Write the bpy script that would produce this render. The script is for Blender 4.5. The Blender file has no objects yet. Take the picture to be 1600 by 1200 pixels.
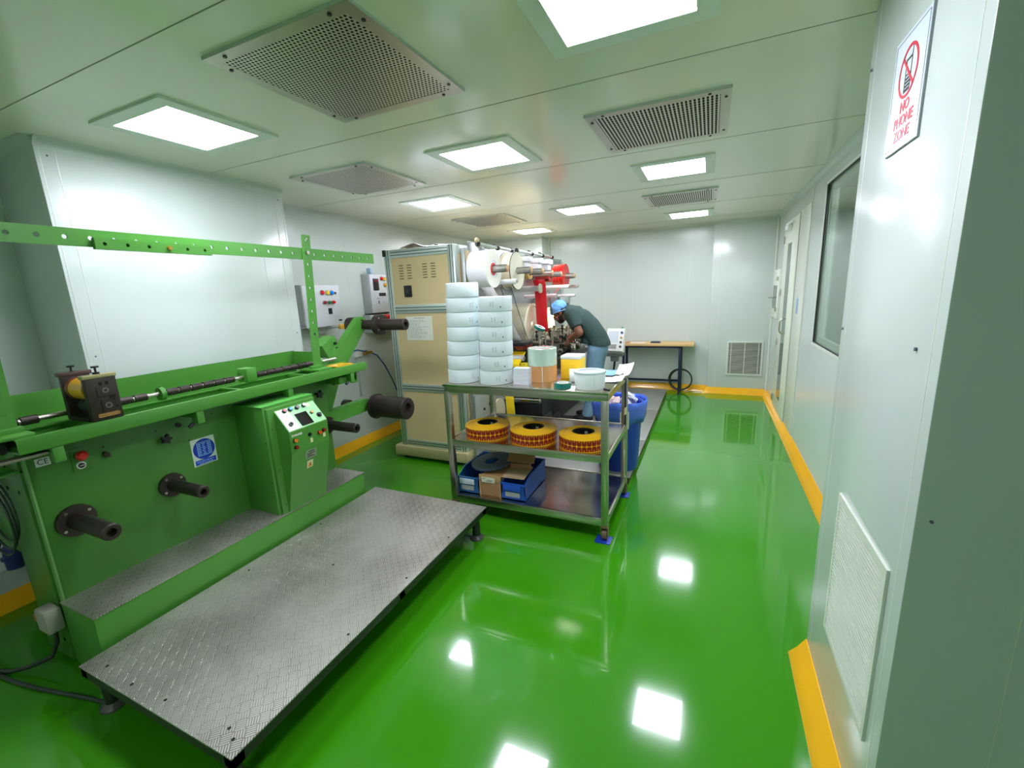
import bpy, bmesh, math, random
from mathutils import Vector, Matrix, Euler
S = bpy.context.scene
COL = S.collection
PI = math.pi
rnd = random.Random(7)

# ------------------------------------------------------------------ helpers
def lin(c):
    return tuple((x / 12.92 if x <= 0.04045 else ((x + 0.055) / 1.055) ** 2.4) for x in c)

def rgb(r, g, b):
    return lin((r / 255, g / 255, b / 255))

class MB:
    """collects shapes (world coordinates) and links them as one mesh object"""
    def __init__(s):
        s.bm = bmesh.new(); s.mi = 0
    def _fin(s, faces):
        for f in faces: f.material_index = s.mi
    def poly(s, pts):
        f = s.bm.faces.new([s.bm.verts.new(p) for p in pts]); f.material_index = s.mi; return s
    def box(s, x0, x1, y0, y1, z0, z1, bev=0.0, seg=2, M=None):
        x0, x1 = min(x0, x1), max(x0, x1); y0, y1 = min(y0, y1), max(y0, y1); z0, z1 = min(z0, z1), max(z0, z1)
        v = [s.bm.verts.new(p) for p in ((x0,y0,z0),(x1,y0,z0),(x1,y1,z0),(x0,y1,z0),(x0,y0,z1),(x1,y0,z1),(x1,y1,z1),(x0,y1,z1))]
        fs = [s.bm.faces.new([v[i] for i in q]) for q in ((3,2,1,0),(4,5,6,7),(0,1,5,4),(1,2,6,5),(2,3,7,6),(3,0,4,7))]
        s._fin(fs)
        if M is not None:
            for a in v: a.co = M @ a.co
        if bev > 0:
            es = list({e for f in fs for e in f.edges})
            r = bmesh.ops.bevel(s.bm, geom=es, offset=bev, segments=seg, affect='EDGES', profile=0.5)
            s._fin(r['faces'])
        return s
    def cyl(s, p0, p1, r, r2=None, seg=24, cap=True):
        p0 = Vector(p0); p1 = Vector(p1); r2 = r if r2 is None else r2
        d = (p1 - p0).normalized(); a = d.orthogonal().normalized(); b = d.cross(a)
        A = []; B = []
        for i in range(seg):
            t = 2 * PI * i / seg; o = a * math.cos(t) + b * math.sin(t)
            A.append(s.bm.verts.new(p0 + o * r)); B.append(s.bm.verts.new(p1 + o * r2))
        fs = [s.bm.faces.new((A[i], A[(i+1) % seg], B[(i+1) % seg], B[i])) for i in range(seg)]
        if cap: fs += [s.bm.faces.new(A[::-1]), s.bm.faces.new(B)]
        s._fin(fs); return s
    def lathe(s, prof, base, axis=(0,0,1), seg=32, closed=False):
        """prof: list of (r, h) along the axis"""
        base = Vector(base); d = Vector(axis).normalized(); a = d.orthogonal().normalized(); b = d.cross(a)
        rings = []
        for r, h in prof:
            if r < 1e-6: rings.append([s.bm.verts.new(base + d * h)])
            else: rings.append([s.bm.verts.new(base + d * h + (a * math.cos(2*PI*i/seg) + b * math.sin(2*PI*i/seg)) * r) for i in range(seg)])
        pairs = list(zip(rings[:-1], rings[1:])) + ([(rings[-1], rings[0])] if closed else [])
        fs = []
        for A, B in pairs:
            for i in range(seg):
                j = (i + 1) % seg
                if len(A) == 1 and len(B) == 1: continue
                if len(A) == 1: fs.append(s.bm.faces.new((A[0], B[j], B[i])))
                elif len(B) == 1: fs.append(s.bm.faces.new((A[i], A[j], B[0])))
                else: fs.append(s.bm.faces.new((A[i], A[j], B[j], B[i])))
        s._fin(fs); return s
    def ring(s, base, axis, ri, ro, h, seg=36):
        return s.lathe([(ri, 0), (ro, 0), (ro, h), (ri, h)], base, axis, seg, closed=True)
    def tube(s, pts, r, seg=8, cap=True, closed=False):
        pts = [Vector(p) for p in pts]; n = len(pts); rings = []
        rr = r if isinstance(r, (list, tuple)) else [r] * n
        up = None
        for i, p in enumerate(pts):
            if closed: t = pts[(i+1) % n] - pts[i-1]
            else: t = pts[min(i+1, n-1)] - pts[max(i-1, 0)]
            t.normalize()
            if up is None: up = t.orthogonal().normalized()
            up = (up - t * up.dot(t)).normalized(); b = t.cross(up)
            rings.append([s.bm.verts.new(p + (up * math.cos(2*PI*k/seg) + b * math.sin(2*PI*k/seg)) * rr[i]) for k in range(seg)])
        fs = []
        for i in range(n if closed else n - 1):
            A = rings[i]; B = rings[(i+1) % n]
            for k in range(seg): fs.append(s.bm.faces.new((A[k], A[(k+1) % seg], B[(k+1) % seg], B[k])))
        if cap and not closed: fs += [s.bm.faces.new(rings[0][::-1]), s.bm.faces.new(rings[-1])]
        s._fin(fs); return s
    def sphere(s, c, r, seg=16, rings=10, M=None):
        c = Vector(c); rx, ry, rz = r if isinstance(r, (tuple, list)) else (r, r, r)
        M = M or Matrix.Identity(3)
        P = lambda th, ph: c + M @ Vector((rx*math.sin(th)*math.cos(ph), ry*math.sin(th)*math.sin(ph), rz*math.cos(th)))
        top = s.bm.verts.new(P(0, 0)); bot = s.bm.verts.new(P(PI, 0))
        R = [[s.bm.verts.new(P(PI*i/rings, 2*PI*k/seg)) for k in range(seg)] for i in range(1, rings)]
        fs = []
        for k in range(seg):
            j = (k+1) % seg
            fs.append(s.bm.faces.new((top, R[0][k], R[0][j]))); fs.append(s.bm.faces.new((R[-1][k], bot, R[-1][j])))
            for i in range(len(R)-1): fs.append(s.bm.faces.new((R[i][k], R[i+1][k], R[i+1][j], R[i][j])))
        s._fin(fs); return s
    def prism(s, poly, fn0, fn1):
        """extrude a 2D polygon between the two mappings fn0(u,v), fn1(u,v)"""
        A = [s.bm.verts.new(fn0(u, v)) for u, v in poly]; B = [s.bm.verts.new(fn1(u, v)) for u, v in poly]
        n = len(poly)
        fs = [s.bm.faces.new(A[::-1]), s.bm.faces.new(B)] + [s.bm.faces.new((A[i], A[(i+1) % n], B[(i+1) % n], B[i])) for i in range(n)]
        s._fin(fs); return s
    def chain(s, pts, rad, seg=14, balls=True):
        for i in range(len(pts)-1): s.cyl(pts[i], pts[i+1], rad[i], rad[i+1], seg)
        if balls:
            for p, r in zip(pts, rad): s.sphere(p, r, seg, 10)
        return s
    def holed(s, length, width, thick, holes, r, fn):
        """flat bar with real round holes; fn(u, v, w) maps length/width/thickness to the world; holes: u positions (on the centre line)"""
        n = 16
        us = []
        half = width * 0.5
        cuts = [0.0]
        for h in holes: cuts += [h - half * 0.62, h + half * 0.62]
        cuts.append(length)
        def quad(a, b):
            for w in (0, thick):
                s.poly([fn(a, -half, w), fn(b, -half, w), fn(b, half, w), fn(a, half, w)])
        for i in range(0, len(cuts), 2): quad(cuts[i], cuts[i+1])
        for h in holes:
            q = half * 0.62
            for w in (0, thick):
                inner = []; outer = []
                for k in range(n):
                    t = 2 * PI * k / n; c, sn = math.cos(t), math.sin(t)
                    inner.append(s.bm.verts.new(fn(h + r*c, r*sn, w)))
                    m = max(abs(c), abs(sn)); outer.append(s.bm.verts.new(fn(h + q*c/m, half*sn/m, w)))
                for k in range(n):
                    f = s.bm.faces.new((inner[k], outer[k], outer[(k+1) % n], inner[(k+1) % n])); f.material_index = s.mi
            for k in range(n):
                t0 = 2*PI*k/n; t1 = 2*PI*(k+1)/n
                s.poly([fn(h+r*math.cos(t0), r*math.sin(t0), 0), fn(h+r*math.cos(t1), r*math.sin(t1), 0), fn(h+r*math.cos(t1), r*math.sin(t1), thick), fn(h+r*math.cos(t0), r*math.sin(t0), thick)])
        s.poly([fn(0,-half,0), fn(length,-half,0), fn(length,-half,thick), fn(0,-half,thick)])
        s.poly([fn(0,half,0), fn(length,half,0), fn(length,half,thick), fn(0,half,thick)])
        s.poly([fn(0,-half,0), fn(0,half,0), fn(0,half,thick), fn(0,-half,thick)])
        s.poly([fn(length,-half,0), fn(length,half,0), fn(length,half,thick), fn(length,-half,thick)])
        return s
    def build(s, name, mats, parent=None, smooth=True, ang=38, weld=True):
        if weld: bmesh.ops.remove_doubles(s.bm, verts=s.bm.verts, dist=1e-5)
        bmesh.ops.recalc_face_normals(s.bm, faces=s.bm.faces)
        off = origin_of(parent)
        if parent is None:
            xs = [v.co.copy() for v in s.bm.verts]
            lo = Vector((min(p.x for p in xs), min(p.y for p in xs), min(p.z for p in xs))); hi = Vector((max(p.x for p in xs), max(p.y for p in xs), max(p.z for p in xs)))
            off = Vector(((lo.x+hi.x)/2, (lo.y+hi.y)/2, lo.z))
        for v in s.bm.verts: v.co -= off
        me = bpy.data.meshes.new(name); s.bm.to_mesh(me); s.bm.free()
        for m in (mats if isinstance(mats, (list, tuple)) else [mats]): me.materials.append(m)
        if smooth:
            me.polygons.foreach_set('use_smooth', [True] * len(me.polygons)); me.set_sharp_from_angle(angle=math.radians(ang))
        o = bpy.data.objects.new(name, me); COL.objects.link(o)
        if parent is None: o.location = off
        else: o.parent = parent
        return o

def each(name, mats, parent, shapes):
    """one part per shape: shapes is a list of functions that draw into a fresh MB"""
    first = None
    for f in shapes:
        b = MB(); f(b); o = b.build(name, mats, parent)
    return o

def origin_of(o):
    v = Vector((0, 0, 0))
    while o is not None:
        v += o.location; o = o.parent
    return v

def tag(o, label=None, cat=None, group=None, kind=None):
    if label: o['label'] = label
    if cat: o['category'] = cat
    if group: o['group'] = group
    if kind: o['kind'] = kind
    return o

def thing(name, loc, label, cat, group=None):
    o = bpy.data.objects.new(name, None); COL.objects.link(o); o.location = loc
    o.empty_display_size = 0.05
    return tag(o, label, cat, group)

def dup(root, loc, label=None, rz=None):
    r = root.copy(); COL.objects.link(r); r.location = loc
    if label: r['label'] = label
    if rz is not None: r.rotation_euler = (0, 0, rz)
    for ch in list(root.children):
        c = ch.copy(); COL.objects.link(c); c.parent = r
        for g in list(ch.children):
            d = g.copy(); COL.objects.link(d); d.parent = c
    return r

def struct(o): return tag(o, kind='structure')

def text(name, body, size, pos, right, up, m, parent, thick=0.0008, align='CENTER', sx=1.0, bold=0.0):
    cu = bpy.data.curves.new(name, 'FONT'); cu.body = body; cu.size = size; cu.align_x = align; cu.align_y = 'CENTER'
    cu.extrude = thick * 0.5; cu.resolution_u = 3; cu.offset = bold
    tmp = bpy.data.objects.new(name + '_tmp', cu); COL.objects.link(tmp)
    bpy.context.view_layer.update()
    me = bpy.data.meshes.new_from_object(tmp.evaluated_get(bpy.context.evaluated_depsgraph_get()))
    bpy.data.objects.remove(tmp); bpy.data.curves.remove(cu)
    r = Vector(right).normalized(); u = Vector(up).normalized(); n = r.cross(u); p = Vector(pos) - origin_of(parent)
    for v in me.vertices:
        c = v.co.copy(); v.co = p + r * c.x * sx + u * c.y + n * (c.z + thick * 0.5)
    me.materials.clear(); me.materials.append(m); me.name = name
    o = bpy.data.objects.new(name, me); COL.objects.link(o); o.parent = parent
    return o

# ------------------------------------------------------------------ materials
def principled(name):
    m = bpy.data.materials.new(name); m.use_nodes = True
    nt = m.node_tree; return m, nt, nt.nodes['Principled BSDF']

def N(nt, kind, **kw):
    n = nt.nodes.new(kind)
    for k, v in kw.items(): setattr(n, k, v)
    return n

def mth(nt, op, a, b=None, clamp=False):
    n = nt.nodes.new('ShaderNodeMath'); n.operation = op; n.use_clamp = clamp
    for i, v in enumerate((a, b)):
        if v is None: continue
        if isinstance(v, (int, float)): n.inputs[i].default_value = v
        else: nt.links.new(v, n.inputs[i])
    return n.outputs[0]

def mat(name, col, rough=0.5, metal=0.0, var=0.0, vscale=4.0, bump=0.0, bscale=30.0, coat=0.0, coat_rough=0.03, spec=0.5, dirt=None, dirt_amt=0.0, dscale=3.0, trans=0.0, alpha=1.0, rvar=0.0):
    m, nt, b = principled(name)
    c = rgb(*col)
    b.inputs['Base Color'].default_value = (*c, 1); b.inputs['Roughness'].default_value = rough; b.inputs['Metallic'].default_value = metal
    b.inputs['Coat Weight'].default_value = coat; b.inputs['Coat Roughness'].default_value = coat_rough
    b.inputs['Specular IOR Level'].default_value = spec
    b.inputs['Transmission Weight'].default_value = trans; b.inputs['Alpha'].default_value = alpha
    tc = N(nt, 'ShaderNodeTexCoord')
    if var > 0 or dirt:
        nz = N(nt, 'ShaderNodeTexNoise'); nz.inputs['Scale'].default_value = vscale; nz.inputs['Detail'].default_value = 5
        nt.links.new(tc.outputs['Object'], nz.inputs['Vector'])
        mx = N(nt, 'ShaderNodeMix', data_type='RGBA')
        mx.inputs[6].default_value = (*[x * (1 - var) for x in c], 1); mx.inputs[7].default_value = (*[min(1, x * (1 + var)) for x in c], 1)
        nt.links.new(nz.outputs['Fac'], mx.inputs[0]); out = mx.outputs[2]
        if dirt:
            n2 = N(nt, 'ShaderNodeTexNoise'); n2.inputs['Scale'].default_value = dscale; n2.inputs['Detail'].default_value = 8; n2.inputs['Roughness'].default_value = 0.7
            nt.links.new(tc.outputs['Object'], n2.inputs['Vector'])
            cr = N(nt, 'ShaderNodeValToRGB'); cr.color_ramp.elements[0].position = 0.5; cr.color_ramp.elements[1].position = 0.75
            nt.links.new(n2.outputs['Fac'], cr.inputs[0])
            m2 = N(nt, 'ShaderNodeMix', data_type='RGBA'); m2.inputs[7].default_value = (*rgb(*dirt), 1)
            nt.links.new(mth(nt, 'MULTIPLY', cr.outputs[0], dirt_amt), m2.inputs[0]); nt.links.new(out, m2.inputs[6]); out = m2.outputs[2]
        nt.links.new(out, b.inputs['Base Color'])
    if rvar > 0:
        n4 = N(nt, 'ShaderNodeTexNoise'); n4.inputs['Scale'].default_value = vscale * 1.7; n4.inputs['Detail'].default_value = 6
        nt.links.new(tc.outputs['Object'], n4.inputs['Vector'])
        nt.links.new(mth(nt, 'ADD', mth(nt, 'MULTIPLY', n4.outputs['Fac'], rvar), max(0.0, rough - rvar * 0.5)), b.inputs['Roughness'])
    if bump > 0:
        n3 = N(nt, 'ShaderNodeTexNoise'); n3.inputs['Scale'].default_value = bscale; n3.inputs['Detail'].default_value = 3
        nt.links.new(tc.outputs['Object'], n3.inputs['Vector'])
        bp = N(nt, 'ShaderNodeBump'); bp.inputs['Strength'].default_value = bump; bp.inputs['Distance'].default_value = 0.01
        nt.links.new(n3.outputs['Fac'], bp.inputs['Height']); nt.links.new(bp.outputs[0], b.inputs['Normal'])
        if coat > 0: nt.links.new(bp.outputs[0], b.inputs['Coat Normal'])
    return m

def emit(name, col, strength):
    m, nt, b = principled(name)
    b.inputs['Base Color'].default_value = (*rgb(*col), 1)
    b.inputs['Emission Color'].default_value = (*rgb(*col), 1); b.inputs['Emission Strength'].default_value = strength
    return m

WALL = mat('white_painted_panel', (204, 215, 209), 0.22, var=0.02, vscale=1.5, bump=0.035, bscale=1.6)
CEIL = mat('white_ceiling_panel', (231, 231, 214), 0.17, var=0.025, vscale=1.2, bump=0.05, bscale=1.5)
TRIM = mat('white_trim', (218, 224, 212), 0.3)
SEAM = mat('grey_seam', (128, 138, 120), 0.6)
FLOOR = mat('green_epoxy', (58, 142, 12), 0.10, var=0.05, vscale=1.2, bump=0.012, bscale=2.2, coat=0.5, coat_rough=0.02, rvar=0.06)
YELLOW = mat('yellow_epoxy', (255, 188, 34), 0.16, var=0.05, vscale=6, bump=0.08, bscale=14, coat=0.3)
LAMPFR = mat('lamp_frame_white', (222, 232, 222), 0.35)
LAMP = emit('lamp_diffuser', (240, 240, 255), 40.0)
STEEL = mat('stainless_steel', (196, 194, 184), 0.24, 1.0, var=0.06, vscale=5, bump=0.03, bscale=60, rvar=0.15)
STEELB = mat('brushed_steel_frame', (190, 186, 172), 0.32, 1.0, var=0.08, vscale=6)
ALU = mat('aluminium_profile', (202, 214, 206), 0.38, 0.75)
ALUD = mat('aluminium_plate', (176, 180, 180), 0.34, 0.8, var=0.05, vscale=8)
DARKSTEEL = mat('blackened_steel', (62, 54, 50), 0.42, 0.55, var=0.15, vscale=12)
BLACK = mat('black_plastic', (22, 22, 24), 0.4)
RUBBER = mat('black_rubber', (32, 32, 33), 0.65)
GREEN = mat('green_machine_paint', (78, 146, 54), 0.33, var=0.05, vscale=4, bump=0.02, bscale=30)
GREEND = mat('green_machine_paint_worn', (68, 128, 46), 0.34, var=0.10, vscale=2.5, dirt=(64, 84, 32), dirt_amt=0.35, dscale=2.0)
BEIGE = mat('beige_panel', (205, 186, 138), 0.42, var=0.03)
BEIGEP = mat('beige_plinth', (190, 178, 132), 0.5, var=0.06, vscale=8)
WHITE = mat('white_plastic', (235, 238, 236), 0.4)
PAPER = mat('white_paper', (236, 240, 242), 0.6)
PAPERR = mat('white_label_paper', (226, 238, 240), 0.5, var=0.015, vscale=3)
INK = mat('grey_ink', (96, 104, 118), 0.6)
RED = mat('red_plastic', (205, 28, 26), 0.32)
DRED = mat('dark_red', (140, 20, 18), 0.4)
BLUE = mat('blue_plastic', (30, 62, 178), 0.36, var=0.04)
BLUEB = mat('blue_bin_plastic', (22, 82, 176), 0.4, var=0.05)
YEL = mat('yellow_paint', (250, 214, 30), 0.4)
ORANGE = mat('orange_button', (240, 130, 30), 0.3)
NAVY = mat('navy_steel', (30, 36, 62), 0.4, 0.2)
WOOD = mat('plywood_top', (214, 178, 120), 0.5, var=0.08, vscale=9)
CARD = mat('brown_cardboard', (168, 128, 86), 0.75, var=0.08, vscale=7)
GLASSD = mat('dark_window_glass', (96, 112, 104), 0.08, 0.0)
HOLE = mat('dark_cavity', (16, 18, 16), 0.9)
BRASS = mat('brass', (190, 150, 70), 0.35, 0.9)

def glass(name, col=(0.85, 0.92, 0.88), fac=0.10, rough=0.02):
    m = bpy.data.materials.new(name); m.use_nodes = True; nt = m.node_tree; nt.nodes.clear()
    o = N(nt, 'ShaderNodeOutputMaterial'); mix = N(nt, 'ShaderNodeMixShader'); t = N(nt, 'ShaderNodeBsdfTransparent'); g = N(nt, 'ShaderNodeBsdfGlossy')
    t.inputs[0].default_value = (*col, 1); g.inputs['Roughness'].default_value = rough; g.inputs[0].default_value = (0.95, 1, 0.97, 1)
    lw = N(nt, 'ShaderNodeLayerWeight'); lw.inputs[0].default_value = 0.5
    nt.links.new(mth(nt, 'ADD', mth(nt, 'POWER', lw.outputs[1], 5.0), fac, True), mix.inputs[0])
    nt.links.new(t.outputs[0], mix.inputs[1]); nt.links.new(g.outputs[0], mix.inputs[2]); nt.links.new(mix.outputs[0], o.inputs[0])
    return m
GLASS = glass('window_glass')
FILM = glass('clear_film', (0.96, 0.96, 0.95), 0.02, 0.1)

def perforated(name, pitch, r, slot=False):
    """stainless sheet with real see-through perforations laid out in object space"""
    m = bpy.data.materials.new(name); m.use_nodes = True; nt = m.node_tree; nt.nodes.clear()
    o = N(nt, 'ShaderNodeOutputMaterial'); mix = N(nt, 'ShaderNodeMixShader'); t = N(nt, 'ShaderNodeBsdfTransparent'); b = N(nt, 'ShaderNodeBsdfPrincipled')
    b.inputs['Base Color'].default_value = (*rgb(208, 204, 192), 1); b.inputs['Metallic'].default_value = 0.85; b.inputs['Roughness'].default_value = 0.34
    tc = N(nt, 'ShaderNodeTexCoord'); sp = N(nt, 'ShaderNodeSeparateXYZ'); nt.links.new(tc.outputs['Object'], sp.inputs[0])
    py = pitch * (1.7 if slot else 0.866)
    v = mth(nt, 'DIVIDE', sp.outputs[1], py)
    row = mth(nt, 'FLOOR', v)
    u = mth(nt, 'ADD', mth(nt, 'DIVIDE', sp.outputs[0], pitch), mth(nt, 'MULTIPLY', row, 0.0 if slot else 0.5))
    fu = mth(nt, 'MULTIPLY', mth(nt, 'SUBTRACT', mth(nt, 'FRACT', u), 0.5), pitch)
    fv = mth(nt, 'MULTIPLY', mth(nt, 'SUBTRACT', mth(nt, 'FRACT', v), 0.5), py)
    if slot: fv = mth(nt, 'MAXIMUM', mth(nt, 'SUBTRACT', mth(nt, 'ABSOLUTE', fv), py * 0.5 - r * 1.25), 0.0)
    d = mth(nt, 'SQRT', mth(nt, 'ADD', mth(nt, 'MULTIPLY', fu, fu), mth(nt, 'MULTIPLY', fv, fv)))
    nt.links.new(mth(nt, 'LESS_THAN', d, r), mix.inputs[0])
    nt.links.new(b.outputs[0], mix.inputs[1]); nt.links.new(t.outputs[0], mix.inputs[2]); nt.links.new(mix.outputs[0], o.inputs[0])
    return m
PERF = perforated('perforated_steel', 0.0165, 0.0048)
PERFS = perforated('slotted_steel', 0.0185, 0.0050, True)

def treadplate():
    """five-bar aluminium tread plate: raised bars in alternating groups"""
    m, nt, b = principled('aluminium_tread_plate')
    b.inputs['Metallic'].default_value = 0.8
    tc = N(nt, 'ShaderNodeTexCoord'); sp = N(nt, 'ShaderNodeSeparateXYZ'); nt.links.new(tc.outputs['Object'], sp.inputs[0])
    s = 0.037
    U = mth(nt, 'DIVIDE', mth(nt, 'ADD', sp.outputs[0], sp.outputs[1]), s * 1.414)
    V = mth(nt, 'DIVIDE', mth(nt, 'SUBTRACT', sp.outputs[0], sp.outputs[1]), s * 1.414)
    par = mth(nt, 'FLOORED_MODULO', mth(nt, 'ADD', mth(nt, 'FLOOR', U), mth(nt, 'FLOOR', V)), 2.0)
    fu = mth(nt, 'FRACT', U); fv = mth(nt, 'FRACT', V)
    def bars(a, c):   # stripes across a, rounded ends along c
        st = mth(nt, 'SINE', mth(nt, 'MULTIPLY', a, 2 * PI * 4.5))
        st = mth(nt, 'MULTIPLY', mth(nt, 'ADD', st, 0.25), 1.6, True)
        end = mth(nt, 'MULTIPLY', mth(nt, 'SUBTRACT', 0.46, mth(nt, 'ABSOLUTE', mth(nt, 'SUBTRACT', c, 0.5))), 9.0, True)
        return mth(nt, 'MULTIPLY', st, end)
    h = mth(nt, 'ADD', mth(nt, 'MULTIPLY', bars(fu, fv), par), mth(nt, 'MULTIPLY', bars(fv, fu), mth(nt, 'SUBTRACT', 1.0, par)))
    nz = N(nt, 'ShaderNodeTexNoise'); nz.inputs['Scale'].default_value = 3.5; nz.inputs['Detail'].default_value = 7; nt.links.new(tc.outputs['Object'], nz.inputs['Vector'])
    cr = N(nt, 'ShaderNodeValToRGB'); cr.color_ramp.elements[0].color = (*rgb(128, 122, 108), 1); cr.color_ramp.elements[1].color = (*rgb(182, 180, 170), 1)
    cr.color_ramp.elements[0].position = 0.3; cr.color_ramp.elements[1].position = 0.62
    nt.links.new(nz.outputs['Fac'], cr.inputs[0])
    mx = N(nt, 'ShaderNodeMix', data_type='RGBA'); mx.inputs[7].default_value = (*rgb(232, 230, 224), 1)
    nt.links.new(mth(nt, 'MULTIPLY', h, 0.7), mx.inputs[0]); nt.links.new(cr.outputs[0], mx.inputs[6]); nt.links.new(mx.outputs[2], b.inputs['Base Color'])
    nt.links.new(mth(nt, 'SUBTRACT', 0.50, mth(nt, 'MULTIPLY', h, 0.16)), b.inputs['Roughness'])
    bp = N(nt, 'ShaderNodeBump'); bp.inputs['Strength'].default_value = 1.0; bp.inputs['Distance'].default_value = 0.003
    nt.links.new(h, bp.inputs['Height']); nt.links.new(bp.outputs[0], b.inputs['Normal'])
    return m
TREAD = treadplate()
# ------------------------------------------------------------------ camera
F = 679.82
RC = ((0.9119264, 0.40803313, -0.0435799), (0.04517695, -0.2053839, -0.97763822), (-0.4078594, 0.8895653, -0.20572869))
cd = bpy.data.cameras.new('camera'); cam = bpy.data.objects.new('camera', cd); COL.objects.link(cam)
cd.sensor_fit = 'HORIZONTAL'; cd.sensor_width = 36.0; cd.lens = F / 1600 * 36.0; cd.clip_start = 0.02
mw = Matrix.Identity(4)
for i in range(3):
    mw[i][0] = RC[0][i]; mw[i][1] = -RC[1][i]; mw[i][2] = -RC[2][i]
mw[0][3], mw[1][3], mw[2][3] = 0, 0, 1.6
cam.matrix_world = mw
S.camera = cam

# ------------------------------------------------------------------ room shell
H = 2.44
XR, XL, YB = 0.787, -3.5, 7.12
struct(MB().box(-4.2, 2.2, -2.2, 7.4, -0.1, 0).build('floor', FLOOR))
ceil = struct(MB().box(-4.2, 2.2, -2.2, 7.4, H, H + 0.1).build('ceiling', CEIL))
b = MB()
for y in (0.98, 1.985, 3.10, 4.22, 5.34, 6.46): b.box(-3.5, 2.0, y - 0.0011, y + 0.0011, H - 0.0008, H + 0.002)
struct(b.build('seam', SEAM, ceil))
b = MB()
for y in (0.98, 1.985, 3.10, 4.22, 5.34, 6.46): b.box(-3.5, 2.0, y + 0.002, y + 0.006, H - 0.0015, H + 0.002)
struct(b.build('joint_strip', CEIL, ceil))

# left wall with its boxed-out section
wl = struct(MB().box(XL - 0.1, XL, -2.2, 7.4, 0, H).build('wall_left', WALL))
wb = struct(MB().box(XL, -3.02, 1.16, 2.53, 0, H, 0.004).build('wall_left_boxing', WALL))
b = MB()
for y in (1.175, 1.235, 2.30, 2.455, 2.515): b.box(-3.021, -3.0185, y, y + 0.003, 0.09, H - 0.05)
struct(b.build('panel_joint', TRIM, wb))
b = MB()
for y, z in ((1.205, 1.36), (1.205, 2.36), (2.49, 2.36), (2.49, 1.36), (2.49, 0.9)): b.cyl((-3.021, y, z), (-3.016, y, z), 0.004, seg=10)
struct(b.build('screw_cover', INK, wb))
b = MB()
for y in (-0.1, 0.55, 3.6, 4.78, 5.96): b.box(XL, XL + 0.0015, y, y + 0.003, 0.09, H - 0.05)
struct(b.build('panel_joint', TRIM, wl))

# back wall: a left boxing, the middle panels, and a nearer part on the right
wk = struct(MB().box(XL, 0.0, YB, YB + 0.2, 0, H).build('wall_back', WALL))
wkl = struct(MB().box(XL, -2.47, 6.75, YB, 0, H, 0.004).build('wall_back_left_boxing', WALL))
wkr = struct(MB().box(0.0, 2.2, 7.0, 7.35, 0, H, 0.004).build('wall_back_right_boxing', WALL))
b = MB()
for x in (-2.35, -1.55, -1.12, -0.30): b.box(x, x + 0.003, YB - 0.0015, YB, 0.09, H - 0.05)
struct(b.build('panel_joint', TRIM, wk))
b = MB()
for x in (0.015, 0.105): b.box(x, x + 0.004, 6.998, 7.0, 0.09, H - 0.05)
struct(b.build('panel_joint', TRIM, wkr))

# right wall: segments round the window and the pass hatch
b = MB()
WY0, WY1, WZ0, WZ1 = 2.95, 4.31, 1.09, 2.31
b.box(XR, XR + 0.08, 1.9, WY0, 0, H); b.box(XR, XR + 0.08, WY1, 7.05, 0, H)
b.box(XR, XR + 0.08, WY0, WY1, 0, WZ0); b.box(XR, XR + 0.08, WY0, WY1, WZ1, H)
wr = struct(b.build('wall_right', WALL))
b = MB()
for y in (2.6, 4.80, 4.835): b.box(XR - 0.0015, XR, y, y + 0.003, 0.09, H - 0.05)
struct(b.build('panel_joint', TRIM, wr))
# the nearer pillar on the right
wp = struct(MB().box(0.442, 2.2, 1.18, 1.955, 0, H, 0.003).build('wall_right_pillar', WALL))
b = MB()
for y in (1.225, 1.90): b.box(0.4416, 0.442, y, y + 0.003, 0.06, H)
struct(b.build('panel_joint', TRIM, wp))
b = MB()
for x in (0.64, 1.05, 1.35): b.box(x, x + 0.003, 1.178, 1.18, 0.0, H)
struct(b.build('panel_joint', TRIM, wp))
b = MB()
for y, z in ((1.93, 2.25), (1.93, 1.42), (1.30, 1.43)): b.cyl((0.442, y, z), (0.437, y, z), 0.0045, seg=10)
for x, z in ((0.47, 1.06), (0.62, 1.20), (0.60, 1.62)): b.cyl((x, 1.18, z), (x, 1.176, z), 0.0035, seg=10)
struct(b.build('screw_cover', INK, wp))
struct(MB().box(2.1, 2.2, -2.2, 1.3, 0, H).build('wall_near_right', WALL))
struct(MB().box(-4.2, 2.2, -2.2, -2.1, 0, H).build('wall_front', WALL))

# ceiling coves (quarter rounds) and corner strips
def cove(name, p0, p1, nrm, r=0.045, m=WALL):
    """concave quarter round along p0-p1 in the wall/ceiling corner; nrm points into the room"""
    p0 = Vector(p0); p1 = Vector(p1); n = Vector(nrm); bb = MB(); K = 6
    pr = [(0, 0)] + [(r - r * math.cos(PI/2*k/K), r - r * math.sin(PI/2*k/K)) for k in range(K + 1)]
    fn = lambda p: (lambda u, v: p + n * u + Vector((0, 0, -v)))
    bb.prism(pr, fn(p0), fn(p1))
    return struct(bb.build(name, m, ang=60))
cove('trim_1', (-3.02, 1.16, H), (-3.02, 2.53, H), (1, 0, 0))
cove('trim_2', (XL, 2.53, H), (XL, 6.75, H), (1, 0, 0))
cove('trim_3', (XL, -2.1, H), (XL, 1.16, H), (1, 0, 0))
cove('trim_4', (-2.47, YB, H), (0, YB, H), (0, -1, 0))
cove('trim_5', (0, 7.0, H), (XR, 7.0, H), (0, -1, 0))
cove('trim_6', (XR, 1.955, H), (XR, 7.0, H), (-1, 0, 0), 0.055)
cove('trim_7', (XL, 6.75, H), (-2.47, 6.75, H), (0, -1, 0))
cove('trim_8', (-3.5, 1.16, H), (-3.02, 1.16, H), (0, -1, 0))
bb = MB().box(-2.47, -2.455, YB - 0.08, YB, 0.05, H, 0.004); struct(bb.build('trim_9', TRIM))
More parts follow.
